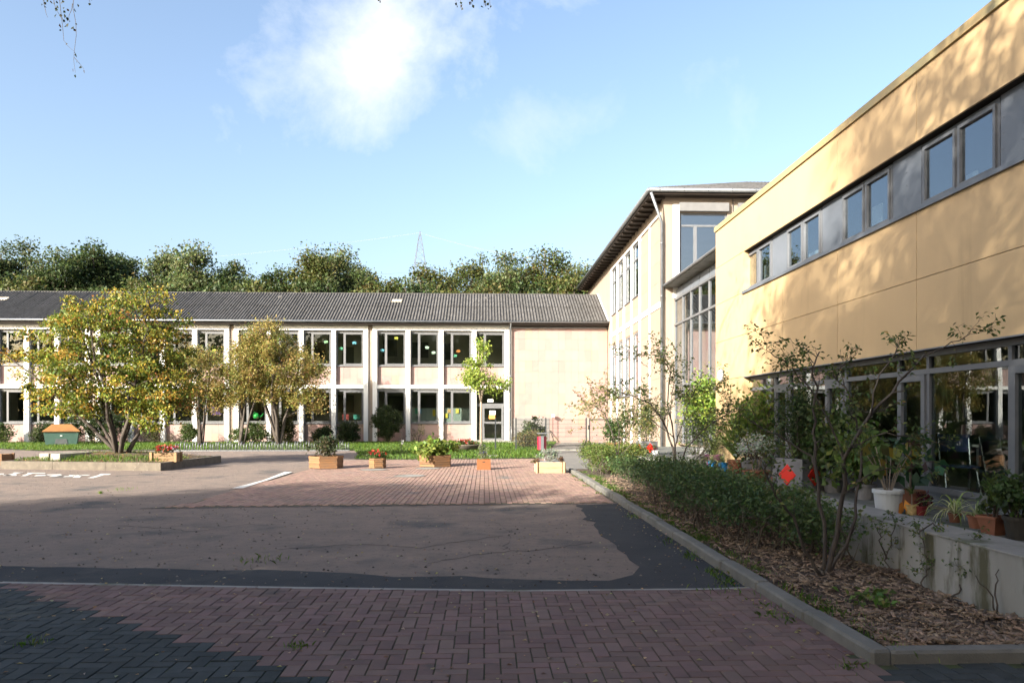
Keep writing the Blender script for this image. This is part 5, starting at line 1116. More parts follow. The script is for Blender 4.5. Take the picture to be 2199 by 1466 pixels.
for i in range(int((gb - ga) / .05)): m_.tube([(ga + .02 + i * .05, yF, .1), (ga + .02 + i * .05, yF, zF - .02)], .0055, 4, False)
for j in range(1, 8): m_.tube([(ga, yF - .006, .1 + j * .18), (gb, yF - .006, .1 + j * .18)], .0075, 4, False)
m_.build('wire_infill', FG, GT); MB().box(ga - .05, ga - .005, yF - .05, yF - .022, .95, 1.15).build('latch', FG, GT)
MB().box(AY(1178, 967, yF).x, 5.6, yF - .12, yF + .08, -.02, .06).build('base_kerb', CONC, FN)
bp_ = G(1164.5, 975); t = thing('litter_bin', 'dark red litter bin hanging on a grey metal post', 'litter bin', bp_); s = F / bp_.y; RB = mat('bin_red', (.28, .012, .035), (.22, .010, .03), 4, .4, .05, 30)
MB().box(bp_.x - .06, bp_.x + .06, bp_.y - .02, bp_.y + .02, 0, 44 / s).build('post', ZINC, t); MB().box(bp_.x - 10.5 / s, bp_.x + 10.5 / s, bp_.y - .16, bp_.y + .3, 44.05 / s, 46 / s).build('bin_roof', ZINC, t)
bb = MB(); q_ = [(bp_.x + 10 / s * cos(a), bp_.y + .19 + .16 * sin(a)) for a in [2 * pi * k / 16 for k in range(16)]]; bb.prism(q_, 9.5 / s, 37.5 / s).build('bin_body', RB, t); MB().prism([(bp_.x + 10.3 / s * cos(2 * pi * k / 16), bp_.y + .19 + .165 * sin(2 * pi * k / 16)) for k in range(16)], 36 / s, 38 / s).build('rim', RB, t)
# flower bowl on the lawn, white slab, shed items
c = G(1000, 968.5); t = thing('flower_bowl', 'wide shallow concrete bowl of red geraniums on the lawn', 'planter', (c.x, c.y + .5, 0)); R = 32 * c.y / F
MB().lathe([(R * .45, 0), (R * .75, .10), (R * .95, .24), (R, .28), (R * .96, .29), (R * .90, .25), (0.01, .24)], k=28).build('bowl', OLDC, t, loc=(c.x, c.y + .5, 0), smooth=True)
fill(t, Vector((c.x - .15, c.y + .5, 0)), R * .95, .24, .26, 700, .08, GREEN_M, seed=12, fl=RED_F + [(.75, .45, .5)], nf=300, fs=.055); c = G(1054, 981); struct('stone_slab', MB().box(c.x - .3, c.x + .3, c.y - .2, c.y + .2, 0, .07), CONC)
c = AY(1187, 893, YB - .1); t = thing('outdoor_tap', 'white box on a thin pole by the tiled wall', 'pole', (c.x, YB - .25, 0)); MB().box(c.x - .09, c.x + .09, YB - .35, YB - .15, c.z - .06, c.z + .09).build('box', WHITE, t); MB().tube([(c.x, YB - .25, 0), (c.x, YB - .25, c.z - .06)], .02, 6).build('pole', BROWN, t)
c = AY(1186, 960, YB - .5); t = MB().tube([(c.x + .15, YB - .5, .02), (c.x - .12, YB + .0, .75)], .03, 6).build('plank_prop', BARKD, label='dark stick leaning against the tiled wall behind the fence', cat='stick')
# stake with ribbon on the lawn
c = G(862, 972); t = thing('sapling', 'tiny staked sapling with white ribbon on the lawn', 'sapling', (c.x, c.y, 0)); MB().tube([(c.x, c.y, 0), (c.x, c.y, .9)], .012, 5).tube([(c.x, c.y, .3), (c.x + .15, c.y, .6)], .006, 4).tube([(c.x, c.y, .2), (c.x - .12, c.y, .5)], .006, 4).build('stem', BARKD, t); MB().quad((c.x - .02, c.y - .02, .35), (c.x + .08, c.y - .03, .38), (c.x + .10, c.y - .02, .55), (c.x, c.y - .03, .52)).build('ribbon', WHITE, t); leaves('foliage', t, [(c.x + pr.gauss(0, .1), c.y + pr.gauss(0, .1), .2 + .5 * pr.random()) for _ in range(60)], .06, GREEN_M, (3, 3, 2, 1), 3)
# manhole covers
IRON = mat('cast_iron', (.10, .09, .08), (.15, .13, .11), 8, .7, .5, 60)
for px, py, r, lab in ((880, 1023, .42, 'round manhole cover in the block paving with concrete centre'), (803, 1009.5, .40, 'manhole cover behind which the small geranium planter stands'), (919, 1006.5, .38, 'manhole cover in front of the hydrangea planter')):
    c = G(px, py); t = thing('manhole_cover', lab, 'manhole cover', (c.x, c.y, .018)); MB().lathe([(r, 0), (r, .008), (r * .86, .01), (r * .86, .004)], k=32).build('ring', IRON, t, loc=(c.x, c.y, .018)); MB().lathe([(r * .85, .0), (r * .85, .008), (.001, .008)], k=32).build('lid', CONC, t, loc=(c.x, c.y, .018))
c = G(1085, 1027); MB().box(c.x - .22, c.x + .22, c.y - .12, c.y + .12, .0, .02).box(c.x - .08, c.x + .08, c.y - .26, c.y - .121, .0, .0202).box(c.x - .08, c.x + .08, c.y + .121, c.y + .26, .0, .0202).build('valve_cover', IRON, label='small rusty cross shaped valve cover in the block paving', cat='valve cover')
# paper sheets on the entrance door
def sheet_on(name, label, xa, xb, ya, yb, col, Yd):
    a, b = AY(xa, yb, Yd), AY(xb, ya, Yd); t = thing(name, label, 'notice', ((a.x + b.x) / 2, Yd, a.z)); MB().box(a.x, b.x, Yd - .004, Yd, a.z, b.z).build('paper', mat('paper_%s_%d' % (name, int(xa)), col), t); return t, a, b
sheet_on('door_notice', 'white paper notice taped inside the entrance door glass', 1051, 1064, 881.5, 890, (.78, .80, .76), yd + .015)
t, a, b = sheet_on('door_notice', 'orange paper notice below the white one on the entrance door', 1050, 1063, 890.5, 899, (.75, .38, .08), yd + .015); m_ = MB()
for k in range(3):
    z = b.z - (b.z - a.z) * (.3 + .22 * k); x = a.x + .06
    while x < b.x - .06: l_ = rd.uniform(.02, .05); m_.box(x, min(x + l_, b.x - .05), yd + .0095, yd + .0108, z - .008, z + .008); x += l_ + .012
m_.build('scribbled_text', mat('red_scribble', (.45, .08, .02)), t)
sheet_on('lamp_sign', 'white box sign above the entrance door', 1047, 1059, 857, 863, (.78, .80, .78), yd - .05)
# paper jellyfish in the upper windows
PAP = {}
def jelly(px, py, col, lab, s=.13, tl=4):
    Yd = YB + PD - .035 if False else YB + PD + .045; c = AY(px, py, Yd - .02); t = thing('paper_cutout', lab, 'paper cutout', (c.x, Yd - .02, c.z), 'paper jellyfish in the upper windows')
    poly = [(s * cos(a), s * .62 * sin(a)) for a in [pi * k / 10 for k in range(11)]]; m_ = MB(); n = len(poly)
    m_.v = [(x, 0, z) for x, z in poly] + [(x, .004, z) for x, z in poly]; m_.f = [tuple(range(n)), tuple(range(2 * n - 1, n - 1, -1))] + [(i, (i + 1) % n, n + (i + 1) % n, n + i) for i in range(n)]
    mm = PAP.setdefault(col, mat('coloured_paper_%d' % len(PAP), col)); m_.build('dome', mm, t, loc=(c.x, Yd - .02, c.z)); q_ = MB()
    for k in range(tl): x = -s * .8 + 1.6 * s * (k + .5) / tl; q_.box(x - s * .12, x + s * .12, 0, .004, -s * rd.uniform(.4, .75), .0)
    q_.build('tentacles', mm, t, loc=(c.x, Yd - .02, c.z))
OR, BL, GN, PG_, YE_, WT = (.75, .26, .08), (.22, .55, .78), (.18, .55, .36), (.45, .68, .45), (.70, .62, .12), (.62, .74, .66)
for px, py, col, lab in ((521, 732, OR, 'orange paper cutout in an upper window behind the golden trees'), (460, 752, YE_, 'yellow paper cutout in the upper window left of the golden trees'), (700, 734, PG_, 'pale green paper jellyfish beside the tallest golden tree'), (732, 748, GN, 'mint green paper turtle in the upper window left of the pier'), (761, 736, BL, 'blue and white paper jellyfish in the upper window left of the pier'), (821, 752, BL, 'blue paper jellyfish in the first upper window right of the pier'), (851, 726, YE_, 'yellow paper octopus at the top of the first window right of the pier'), (917, 746, WT, 'pale mint paper jellyfish high in the second window right of the pier'), (931, 757, WT, 'pale mint paper fish low in the second window right of the pier'), (984, 754, OR, 'orange paper jellyfish in the third window right of the pier'), (977, 764, GN, 'green paper cutout below the orange jellyfish')): jelly(px, py, col, lab)
# things in the classrooms
for px, py, w_, h_, col, lab, k in ((895, 882, 7, 12, (.10, .35, .22), 'green sheet on the pinboard behind the fourth lower window', 1), (902, 883, 6, 10, (.10, .35, .60), 'blue sheet on the pinboard beside the green one', 1), (932, 886, 6, 14, (.65, .50, .06), 'yellow sheet on the pinboard of the second lower window right of the pier', 1), (958, 892, 7, 10, (.70, .55, .08), 'yellow sheet low in the third lower window right of the pier', 1), (965, 882, 8, 8, (.60, .36, .16), 'tan sheet in the third lower window right of the pier', 1), (982, 882, 7, 10, (.72, .60, .14), 'yellow sheet in the right pane of the third lower window', 1), (742, 895, 14, 12, (.30, .05, .05), 'dark red cupboard front in the lower window left of the pier', 1), (766, 895, 14, 10, (.06, .25, .22), 'teal cupboard front in the lower window left of the pier', 1), (465, 880, 20, 20, (.16, .08, .22), 'purple poster wall behind the lower window left of the golden trees', 1)):
    Yd = YB + 1.6; c = AY(px, py, Yd); t = thing('wall_poster', lab, 'poster', (c.x, Yd, c.z)); ww_, hh_ = w_ * Yd / F / 2, h_ * Yd / F / 2; MB().box(c.x - ww_, c.x + ww_, Yd - .01, Yd, c.z - hh_, c.z + hh_).build('sheet', mat('poster_%d' % px, col), t)
for xa, xb in ((884, 950), (952, 1010)):
    a, b = AY(xa, 906, YB + 1.65), AY(xb, 876, YB + 1.65); MB().box(a.x, b.x, YB + 1.65, YB + 1.69, a.z, b.z).build('pinboard', mat('pinboard_%d' % xa, (.28, .32, .30)), label='grey pinboard screen behind the %s lower window right of the pier' % ('second' if xa < 900 else 'third'), cat='pinboard')
c = AY(551, 898, YB + PD + .2); GW = mat('green_plastic', (.05, .42, .10), rough=.35); t = thing('watering_can', 'green plastic watering can on a lower window sill', 'watering can', c); MB().lathe([(.001, 0), (.17, 0), (.18, .22), (.10, .27), (.001, .27)], k=14).build('body', GW, t, loc=c, smooth=True); MB().tube([c + Vector((.15, 0, .05)), c + Vector((.30, 0, .16)), c + Vector((.40, 0, .30))], [.03, .025, .02], 6).build('spout', GW, t); MB().tube([c + Vector((-.16, 0, .08)), c + Vector((-.25, 0, .2)), c + Vector((-.12, 0, .36)), c + Vector((.08, 0, .27))], .018, 6).build('handle', GW, t)
# furniture seen through the yellow building's glass
TBL = mat('table_top', (.45, .42, .36), (.40, .37, .32), 3, .5); CHR = mat('chrome', (.6, .6, .62), metal=.9, rough=.25)
for i, (y0, lab) in enumerate(((8.6, 'classroom table behind the wide ground floor pane'), (12.0, 'classroom table deep behind the plants inside the yellow building'))):
    t = thing('table', lab, 'table', (XF + 1.5, y0, .5)); MB().box(XF + 1.0, XF + 1.7, y0 - .6, y0 + .8, 1.16, 1.19).build('table_top', TBL, t)
    for a in (XF + 1.05, XF + 1.65):
        for b in (y0 - .55, y0 + .75): MB().tube([(a, b, .5), (a, b, 1.16)], .016, 6).build('leg', CHR, t)
def chair(x, y, rz, col, lab):
    t = thing('chair', lab, 'chair', (x, y, .5), 'chairs in the yellow building'); m_ = mat('chair_%d' % int(y * 10), col, rough=.5); t.rotation_euler = (0, 0, rz)
    def prt(nm, mb, mm): o = inst(nm, mb.mesh(nm, mm), None, (0, 0, 0)); o.parent = t
    prt('seat', MB().bbox(-.19, .19, -.19, .19, .42, .44, .008), m_); prt('backrest', MB().box(-.18, .18, .18, .20, .6, .82), m_)
    for s in (-1, 1): prt('leg', MB().tube([(s * .19, -.26, 0), (s * .17, -.1, .42)], .012, 6), CHR); prt('leg', MB().tube([(s * .19, .28, 0), (s * .17, .12, .42), (s * .17, .2, .82)], .012, 6), CHR)
chair(XF + .62, 8.2, .4, (.03, .03, .04), 'black chair with chrome legs close behind the wide pane'); chair(XF + .7, 9.2, -.3, (.04, .05, .14), 'dark blue chair with chrome legs behind the wide pane'); chair(XF + 2.1, 8.7, 2.9, (.25, .03, .02), 'red chair at the far side of the classroom table')
m_ = MB(); 
for k in range(14): m_.quad((XF + .5 + .05 * (k % 2), 7.55 - .08 * k, .55), (XF + .5 + .05 * ((k + 1) % 2), 7.55 - .08 * (k + 1), .55), (XF + .5 + .05 * ((k + 1) % 2), 7.55 - .08 * (k + 1), 1.45), (XF + .5 + .05 * (k % 2), 7.55 - .08 * k, 1.45))
m_.build('curtain', mat('olive_curtain', (.35, .28, .03), rough=.9), label='mustard yellow curtain behind the rightmost ground floor pane', cat='curtain')
LEAFK[0] = 1.25
# ================================================================== HEDGES AND SHRUBS IN THE BED
HDG = [(.042, .074, .026), (.060, .098, .032), (.082, .124, .040), (.115, .148, .055)]
def hedge(name, label, x0, x1, ya, yb, h_, ncl, nl, size, pal, seed, rise=.30):
    rng = np.random.default_rng(seed); o = thing(name, label, 'hedge', ((x0 + x1) / 2, (ya + yb) / 2, .06)); k = ncl
    C = np.stack([rng.uniform(x0, x1, k), rng.uniform(ya, yb, k), .06 + h_ * (rise + (1 - rise) * rng.random(k) ** .55)], 1)
    C[:, 2] *= 1 + .05 * np.sin(C[:, 1] * 2.1) + .04 * np.sin(C[:, 0] * 5)
    i = np.repeat(np.arange(k), nl); P = C[i] + rng.normal(size=(len(i), 3)) * np.array([.09, .09, .06]); P[:, 2] = P[:, 2].clip(.09)
    leaves('foliage', o, P, size, pal, (3, 3, 2, 1), seed, .6, .2, .6, cl=i); mb = MB(); rr = random.Random(seed)
    for _ in range(int((yb - ya) * (x1 - x0) * 16)):
        x, y = rr.uniform(x0 + .1, x1 - .1), rr.uniform(ya + .05, yb - .05); p = Vector((x, y, .04)); pts = [p]; r = rr.uniform(.007, .014)
        for q_ in range(4): p = p + Vector((rr.gauss(0, .05), rr.gauss(0, .06), h_ * .2)); pts.append(p)
        mb.tube(pts, [r * (1 - .16 * q_) for q_ in range(5)], 4, False)
        for q_ in (1, 2, 3): e = pts[q_] + Vector((rr.gauss(0, .12), rr.gauss(0, .12), h_ * .3)); mb.tube([pts[q_], (pts[q_] + e) / 2 + Vector((rr.gauss(0, .02), rr.gauss(0, .02), 0)), e], [r * .6, r * .45, r * .25], 3, False)
    mb.build('stems', BARK, o, smooth=True); return o
hedge('hedge', 'low dark green hedge with bare woody stems in the bark bed', 2.62, 3.72, 7.9, 13.2, .70, 450, 48, .045, HDG, 71)
hedge('hedge', 'sunlit low hedge at the far end of the bed near the gate', 2.75, 4.15, 18.8, 21.6, .70, 330, 46, .05, [(.075, .105, .025), (.10, .135, .03), (.14, .16, .04), (.05, .075, .02)], 72, .1)
hedge('hedge', 'sparse dark shrubby hedge between the two denser hedges', 2.85, 3.7, 13.6, 17.6, .58, 150, 36, .048, HDG, 73)
hedge('hedge', 'loose leafy end of the dark hedge beside the bare quince', 3.05, 3.6, 7.25, 8.0, .58, 50, 34, .045, HDG, 74)
QL = [(.045, .075, .022), (.065, .10, .028), (.09, .12, .035), (.16, .15, .05)]
def twiggy(name, label, Y, stems, seed, nt=3, tl=.35, lsize=.05, lpt=4, pal=QL, cat='shrub', base=None, lw=.5, extra=None):
    """bare shrub: main stems are given as picture polylines with a depth offset, side twigs are grown"""
    rr = random.Random(seed); S = []; tips = []; T = []
    for pts, r0, d0, d1 in stems:
        n = len(pts); P3 = [AY(x, y, Y + d0 + (d1 - d0) * i / (n - 1)) for i, (x, y) in enumerate(pts)]; Q = []
        for a, b in zip(P3, P3[1:]):
            for k in range(3): Q.append(a.lerp(b, k / 3) + Vector((rr.gauss(0, .008), rr.gauss(0, .02), rr.gauss(0, .008))) * (0 if not Q else 1))
        Q.append(P3[-1]); S.append((Q, r0))
    b0 = base or S[0][0][0]; o = thing(name, label, cat, (b0[0], b0[1], .06)); mb = MB()
    def lf(p, d, n):
        for _ in range(n): tips.append(tuple(p + Vector((rr.gauss(0, .02), rr.gauss(0, .02), rr.gauss(0, .02))))); T.append((d.x, d.y, d.z))
    def grow(p, d, L, r, depth):
        pts = [p]; n = 5
        for k in range(n):
            d = (d + Vector((rr.gauss(0, .22), rr.gauss(0, .22), rr.gauss(.04, .18)))).normalized(); p = p + d * L / n; pts.append(p)
            if rr.random() < lw: lf(p, d, 1)
            if depth > 0 and rr.random() < .55: e = (d + Vector((rr.gauss(0, .8), rr.gauss(0, .8), rr.gauss(0, .6)))).normalized(); grow(p, e, L * rr.uniform(.35, .6), r * .6, depth - 1)
        mb.tube(pts, [max(r * (1 - .75 * k / n), .0012) for k in range(n + 1)], 4, False); lf(p, d, lpt)
    for Q, r0 in S:
        n = len(Q); mb.tube(Q, [r0 * (1 - .75 * i / n) for i in range(n)], 6)
        for i in range(2, n):
            for _ in range(nt):
                if i / n < .3 or rr.random() < .45: continue
                d = ((Q[i] - Q[i - 1]).normalized() + Vector((rr.gauss(0, .75), rr.gauss(0, .75), rr.gauss(.1, .55)))).normalized(); grow(Q[i], d, tl * rr.uniform(.5, 1.2), r0 * .28, 1)
        lf(Q[-1], (Q[-1] - Q[-2]).normalized(), lpt)
    mb.build('stems', BARKD, o, smooth=True); leaves('foliage', o, tips, lsize, pal, (3, 3, 2, 1), seed, .5, .45, .5, T=np.array(T)); return o
twiggy('quince_shrub', 'near bare branched quince shrub rising from the bark mulch', 6.95, [
    ([(1775, 1238), (1800, 1150), (1808, 1040), (1818, 960), (1870, 890), (1930, 820), (1985, 762)], .026, 0, -.25), ([(1985, 762), (2030, 745), (2075, 720), (2092, 706)], .007, -.25, -.4),
    ([(1770, 1235), (1765, 1120), (1752, 1000), (1748, 930), (1752, 850), (1745, 790), (1760, 755)], .020, .05, .3), ([(1765, 1238), (1725, 1180), (1700, 1110), (1665, 1065), (1640, 1010), (1655, 985)], .016, -.1, -.3),
    ([(1755, 1010), (1741, 979), (1690, 945), (1640, 920), (1600, 893), (1576, 872)], .013, .2, .6), ([(1780, 1235), (1830, 1130), (1838, 1060), (1850, 960), (1830, 880), (1812, 830), (1795, 800), (1830, 770)], .016, .1, .5),
    ([(1815, 990), (1780, 900), (1745, 840), (1700, 790), (1690, 778)], .010, 0, .2), ([(1818, 960), (1900, 930), (1975, 940), (2040, 960)], .008, -.1, -.3), ([(1870, 890), (1880, 820), (1920, 760), (1935, 735)], .009, -.2, -.1),
    ([(1690, 778), (1650, 756), (1640, 738)], .006, .2, .3), ([(1810, 1060), (1880, 1010), (1960, 1000), (2010, 990)], .008, -.1, -.4)], 81, 2, .20, .042, 3, lw=.35)
twiggy('quince_shrub', 'arching half bare quince shrub in the middle of the bed', 13.4, [
    ([(1452, 1010), (1445, 960), (1425, 905), (1398, 868), (1360, 850), (1315, 840)], .022, 0, .3), ([(1455, 1010), (1448, 930), (1432, 870), (1440, 800), (1420, 765), (1395, 760), (1366, 770)], .015, .1, .6), ([(1460, 1010), (1475, 960), (1520, 915), (1560, 890), (1565, 870)], .016, -.1, -.4),
    ([(1465, 1012), (1500, 980), (1530, 965), (1570, 955)], .010, -.2, -.5), ([(1448, 950), (1440, 880), (1445, 830), (1450, 790)], .010, .2, .2), ([(1450, 960), (1470, 890), (1490, 840), (1530, 825)], .010, .3, .6), ([(1425, 905), (1445, 860), (1470, 845), (1490, 850)], .008, .2, .5), ([(1448, 940), (1400, 900), (1370, 890), (1350, 905)], .008, 0, -.4)], 82, 3, .42, .052, 5, lw=.6)
twiggy('quince_shrub', 'sunlit thin quince shrub behind the far hedge', 18.9, [
    ([(1325, 975), (1315, 930), (1300, 890), (1275, 870), (1258, 866)], .018, 0, .3), ([(1328, 975), (1330, 920), (1322, 880), (1310, 855), (1300, 858)], .015, 0, -.3), ([(1332, 975), (1350, 930), (1365, 890), (1370, 865)], .015, .2, .6), ([(1335, 975), (1360, 950), (1375, 920), (1395, 900)], .012, -.1, -.5)], 83, 4, .6, .06, 5, [(.10, .12, .035), (.14, .14, .05), (.20, .16, .06), (.07, .09, .025)], lw=.7)
for i, (pts, lab) in enumerate(((([(1980, 1275), (1985, 1240), (2000, 1215), (1985, 1175), (1975, 1140)], [(1975, 1140), (2000, 1125), (2020, 1135)]), 'small sapling by the wall, middle of three'), (([(2045, 1290), (2062, 1262), (2075, 1245), (2070, 1215), (2085, 1175), (2090, 1160)], [(2070, 1215), (2100, 1225), (2112, 1235)]), 'small leafy sapling near the right end of the wall'), (([(1912, 1240), (1905, 1200), (1915, 1150), (1920, 1115)], [(1905, 1200), (1890, 1160), (1895, 1135)]), 'small sapling by the wall, left of three'), (([(2140, 1320), (2130, 1280), (2095, 1235)], [(2140, 1320), (2143, 1260), (2145, 1222)]), 'bare forked twig stump at the right end of the wall'))):
    Y = XW * F / (pts[0][0][0] - 1040) * .96; twiggy('sapling', lab, Y, [(p_, .008, 0, .05) for p_ in pts], 90 + i, 2 if i < 3 else 0, .12, .032, 3 if i < 3 else 0, lw=.4, cat='sapling')
leaves('bed_weeds', None, [(3.0 + pr.gauss(0, .09), 5.75 + pr.gauss(0, .09), .12 + abs(pr.gauss(0, .05))) for _ in range(90)], .055, GREEN_M, (3, 3, 2, 1), 5, kind='stuff')['label'] = 'small green weed growing in the bark mulch'

# ================================================================== POT PLANTS ON THE TERRACE
def pot(t, c, rt, rb_, h_, m, k=20, sq=False, name='pot'):
    if sq:
        o = MB().lathe([(rb_ * 1.2, 0), (rt * 1.25, h_ * .86), (rt * 1.36, h_ * .86), (rt * 1.36, h_), (rt * 1.2, h_), (rt * 1.15, h_ * .9), (.001, h_ * .9)], k=4).build(name, m, t, loc=c); o.rotation_euler = (0, 0, pi / 4 + .3)
    else: MB().lathe([(.001, 0), (rb_, 0), (rt * .96, h_ * .84), (rt * 1.06, h_ * .84), (rt * 1.06, h_ * .985), (rt * 1.02, h_), (rt * .94, h_), (rt * .92, h_ * .88)], k=k).build(name, m, t, loc=c, smooth=False)
    MB().lathe([(rt * .92, h_ * .89), (.001, h_ * .9)], k=k).build('soil', SOIL, t, loc=c)
ZT = .48
def onter(px, py, z=ZT): p = G(px, py, z); return p
def potted(label, px, py, rt, h_, m, X=None, z=ZT, rb_=None, sq=False, name='potted_plant', cat='potted plant', group='pot plants on the terrace'):
    c = onter(px, py, z)
    if X is not None: c = AX(px, py, X); c.z = z
    c.x = min(c.x, XF - rt - .03) if c.y < YC else c.x
    t = thing(name, label, cat, c, group); pot(t, c, rt, rb_ or rt * .75, h_, m, sq=sq); return t, c
SPID = [(.30, .33, .12), (.20, .27, .08), (.40, .40, .22), (.14, .20, .05)]
BLU = mat('blue_pot', (.03, .22, .50), rough=.35); PUR = mat('purple_pot', (.20, .05, .16), (.26, .08, .16), 3, .4); WPOT = mat('white_glazed_pot', (.58, .60, .60), (.50, .52, .52), 3, .35); YPOT = mat('speckled_yellow_pot', (.55, .40, .18), (.35, .22, .08), 30, .5); DRED = mat('dark_red_pot', (.16, .02, .02), rough=.5); STONE = mat('grey_granite_planter', (.19, .19, .195), (.14, .14, .145), 5, .8, .3, 70); REDD = mat('red_diamond', (.70, .035, .02), rough=.4)
def diamond_planter(label, px, py, wd, h_, rot, z, pal, seed, X=None):
    c = AX(px, py, X) if X else onter(px, py, z); c.z = z; t = thing('diamond_planter', label, 'planter', c, 'stone planters with red diamonds'); s = wd / 2
    def prt(nm, mb, mm): o = inst(nm, mb.mesh(nm, mm), None, (0, 0, 0)); o.parent = t; o.rotation_euler = (0, 0, rot)
    prt('box', MB().box(-s, s, -s, s, 0, h_ - .02).box(-s, -s + .04, -s, s, h_ - .0199, h_).box(s - .04, s, -s, s, h_ - .0199, h_).box(-s + .0401, s - .0401, -s, -s + .04, h_ - .0199, h_).box(-s + .0401, s - .0401, s - .04, s, h_ - .0199, h_), STONE)
    for a in range(4):
        m_ = MB(); d = s * .55; cz_ = h_ * .5; dz = min(h_ * .42, d * 1.0); m_.v = [(0, -s - .012, cz_ - dz), (d, -s - .012, cz_), (0, -s - .012, cz_ + dz), (-d, -s - .012, cz_)] + [(0, -s - .001, cz_ - dz * 1.08), (d * 1.08, -s - .001, cz_), (0, -s - .001, cz_ + dz * 1.08), (-d * 1.08, -s - .001, cz_)]
        m_.f = [(0, 1, 2, 3)] + [(i, 4 + i, 4 + (i + 1) % 4, (i + 1) % 4) for i in range(4)]; ca, sa = cos(a * pi / 2), sin(a * pi / 2); m_.v = [(x * ca - y * sa, x * sa + y * ca, z_) for x, y, z_ in m_.v]; prt('red_diamond', m_, REDD)
    fill(t, c, s * 1.25, z + h_ - .02, 1.1 if wd < .6 else .95, 2600, .055, pal, seed=seed, name='conifer', up=.1, droop=-.2, asp=.4); return t, c
CON = [(.022, .042, .016), (.032, .055, .018), (.045, .07, .022), (.06, .08, .03)]
diamond_planter('near grey stone planter with red diamonds and a dark conifer', 1717, 1058, .52, .46, radians(28), ZT, CON, 301, 4.55)
diamond_planter('far grey stone planter with red diamonds and a rounded conifer', 1389, 975, .46, .37, radians(12), ZT, [(.06, .085, .022), (.08, .105, .025), (.11, .13, .03), (.04, .06, .02)], 302)
t, c = potted('round leafy bush in a wide terracotta pot near the gate', 1321, 968, .28, .25, TERRA, z=ZT); fill(t, c, .36, ZT + .22, .85, 1500, .07, GREEN_D, seed=303)
t, c = potted('tiny white patterned pot on the far wall end', 1408, 980, .10, .17, WPOT, z=ZT); fill(t, c, .09, ZT + .15, .16, 70, .05, [(.2, .08, .08), (.12, .14, .04), (.1, .1, .03), (.3, .12, .1)], seed=304)
t, c = potted('large yellow green weeping fig beside the yellow corner', 1512, 985, .22, .28, STONE, z=ZT); fill(t, c, .62, ZT + .3, 1.75, 2600, .085, [(.12, .19, .03), (.17, .24, .04), (.22, .27, .05), (.08, .13, .025)], seed=305, droop=.8)
t, c = potted('second leafy fig in front of the first glass pane', 1610, 992, .16, .26, STONE, X=4.85); fill(t, c, .42, ZT + .3, 1.45, 1300, .08, [(.10, .16, .03), (.14, .20, .035), (.18, .22, .05), (.07, .11, .02)], seed=306, droop=.8)
t, c = potted('dark broad conifer bush left of the ornamental grass', 1497, 1000, .2, .26, STONE, X=4.5); fill(t, c, .42, ZT + .25, .95, 1300, .055, CON, seed=307, asp=.4)
t, c = potted('ornamental grass in a wide purple bowl', 1533, 1009, .17, .15, PUR, X=4.42, z=ZT + .18, rb_=.13); arching(t, c + Vector((0, 0, .13)), 95, .75, .006, SPID, (3, 3, 1, 2), 308, .75)
MB().lathe([(.13, 0), (.13, .179)], k=14).build('stand', PUR, t, loc=(c.x, c.y, ZT))
t, c = potted('spider plant in the left one of two blue pots', 1529, 1015, .075, .17, BLU, X=4.28, z=.545, rb_=.065); arching(t, c + Vector((0, 0, .16)), 34, .36, .006, SPID, (3, 2, 3, 1), 309, .55)
t, c = potted('spider plant in the right one of two blue pots', 1553, 1016, .085, .17, BLU, X=4.30, z=.545, rb_=.07); arching(t, c + Vector((0, 0, .16)), 34, .36, .006, SPID, (3, 2, 3, 1), 310, .55)
t, c = potted('tall plant with broad strap leaves behind the blue pots', 1580, 1010, .16, .24, TERRA, X=4.75); arching(t, c + Vector((0, 0, .25)), 26, .95, .028, [(.12, .19, .05), (.16, .24, .07), (.09, .15, .03)], (2, 2, 1), 311, .9, spread=.5); MB().tube([c, c + Vector((0, 0, .5))], .02, 6).build('stem', BARKL, t); arching(t, c + Vector((0, 0, .55)), 18, .7, .025, [(.12, .19, .05), (.16, .24, .07)], (2, 2), 312, .9, spread=.5)
t, c = potted('silvery leaved plant in a wide terracotta pot', 1624, 1040, .21, .19, TERRA, X=4.42, z=ZT, rb_=.15); fill(t, c, .30, ZT + .40, .36, 700, .055, [(.36, .40, .33), (.30, .34, .27), (.42, .45, .40), (.22, .27, .16)], seed=313)
m_ = MB()
for k in range(9): a = k * .7; m_.tube([c + Vector((.04 * cos(a), .04 * sin(a), .15)), c + Vector((.10 * cos(a), .10 * sin(a), .4)), c + Vector((.2 * cos(a), .2 * sin(a), .62))], [.009, .007, .004], 5, False)
m_.build('pale_stems', BARKL, t)
t, c = potted('small terracotta pot with a cut stem beside the near stone planter', 1668, 1040, .085, .15, TERRA, X=4.4); arching(t, c + Vector((0, 0, .12)), 10, .3, .012, GREEN_M, (1, 1, 1, 1), 314, .9, spread=.5)
t, c = potted('leafy shrub in front of the second narrow casement', 1790, 1040, .15, .22, STONE, X=4.9); fill(t, c, .42, ZT + .2, 1.0, 1500, .085, GREEN_D, seed=315)
t, c = potted('leafy green plant half hidden behind the white glazed pot', 1858, 1072, .13, .2, STONE, X=4.88); fill(t, c, .34, ZT + .18, .85, 900, .10, GREEN_M, seed=326, droop=.8)
t, c = potted('white glazed pot with a large yellowing broad leaved plant', 1907, 1098, .155, .26, WPOT, X=4.45, rb_=.125)
m_ = MB()
for k in range(8): a = k * .8; m_.tube([c + Vector((.02 * cos(a), .02 * sin(a), .2)), c + Vector((.10 * cos(a), .12 * sin(a), .45)), c + Vector((.20 * cos(a), .26 * sin(a), .62 + .05 * (k % 3)))], [.007, .006, .004], 5, False)
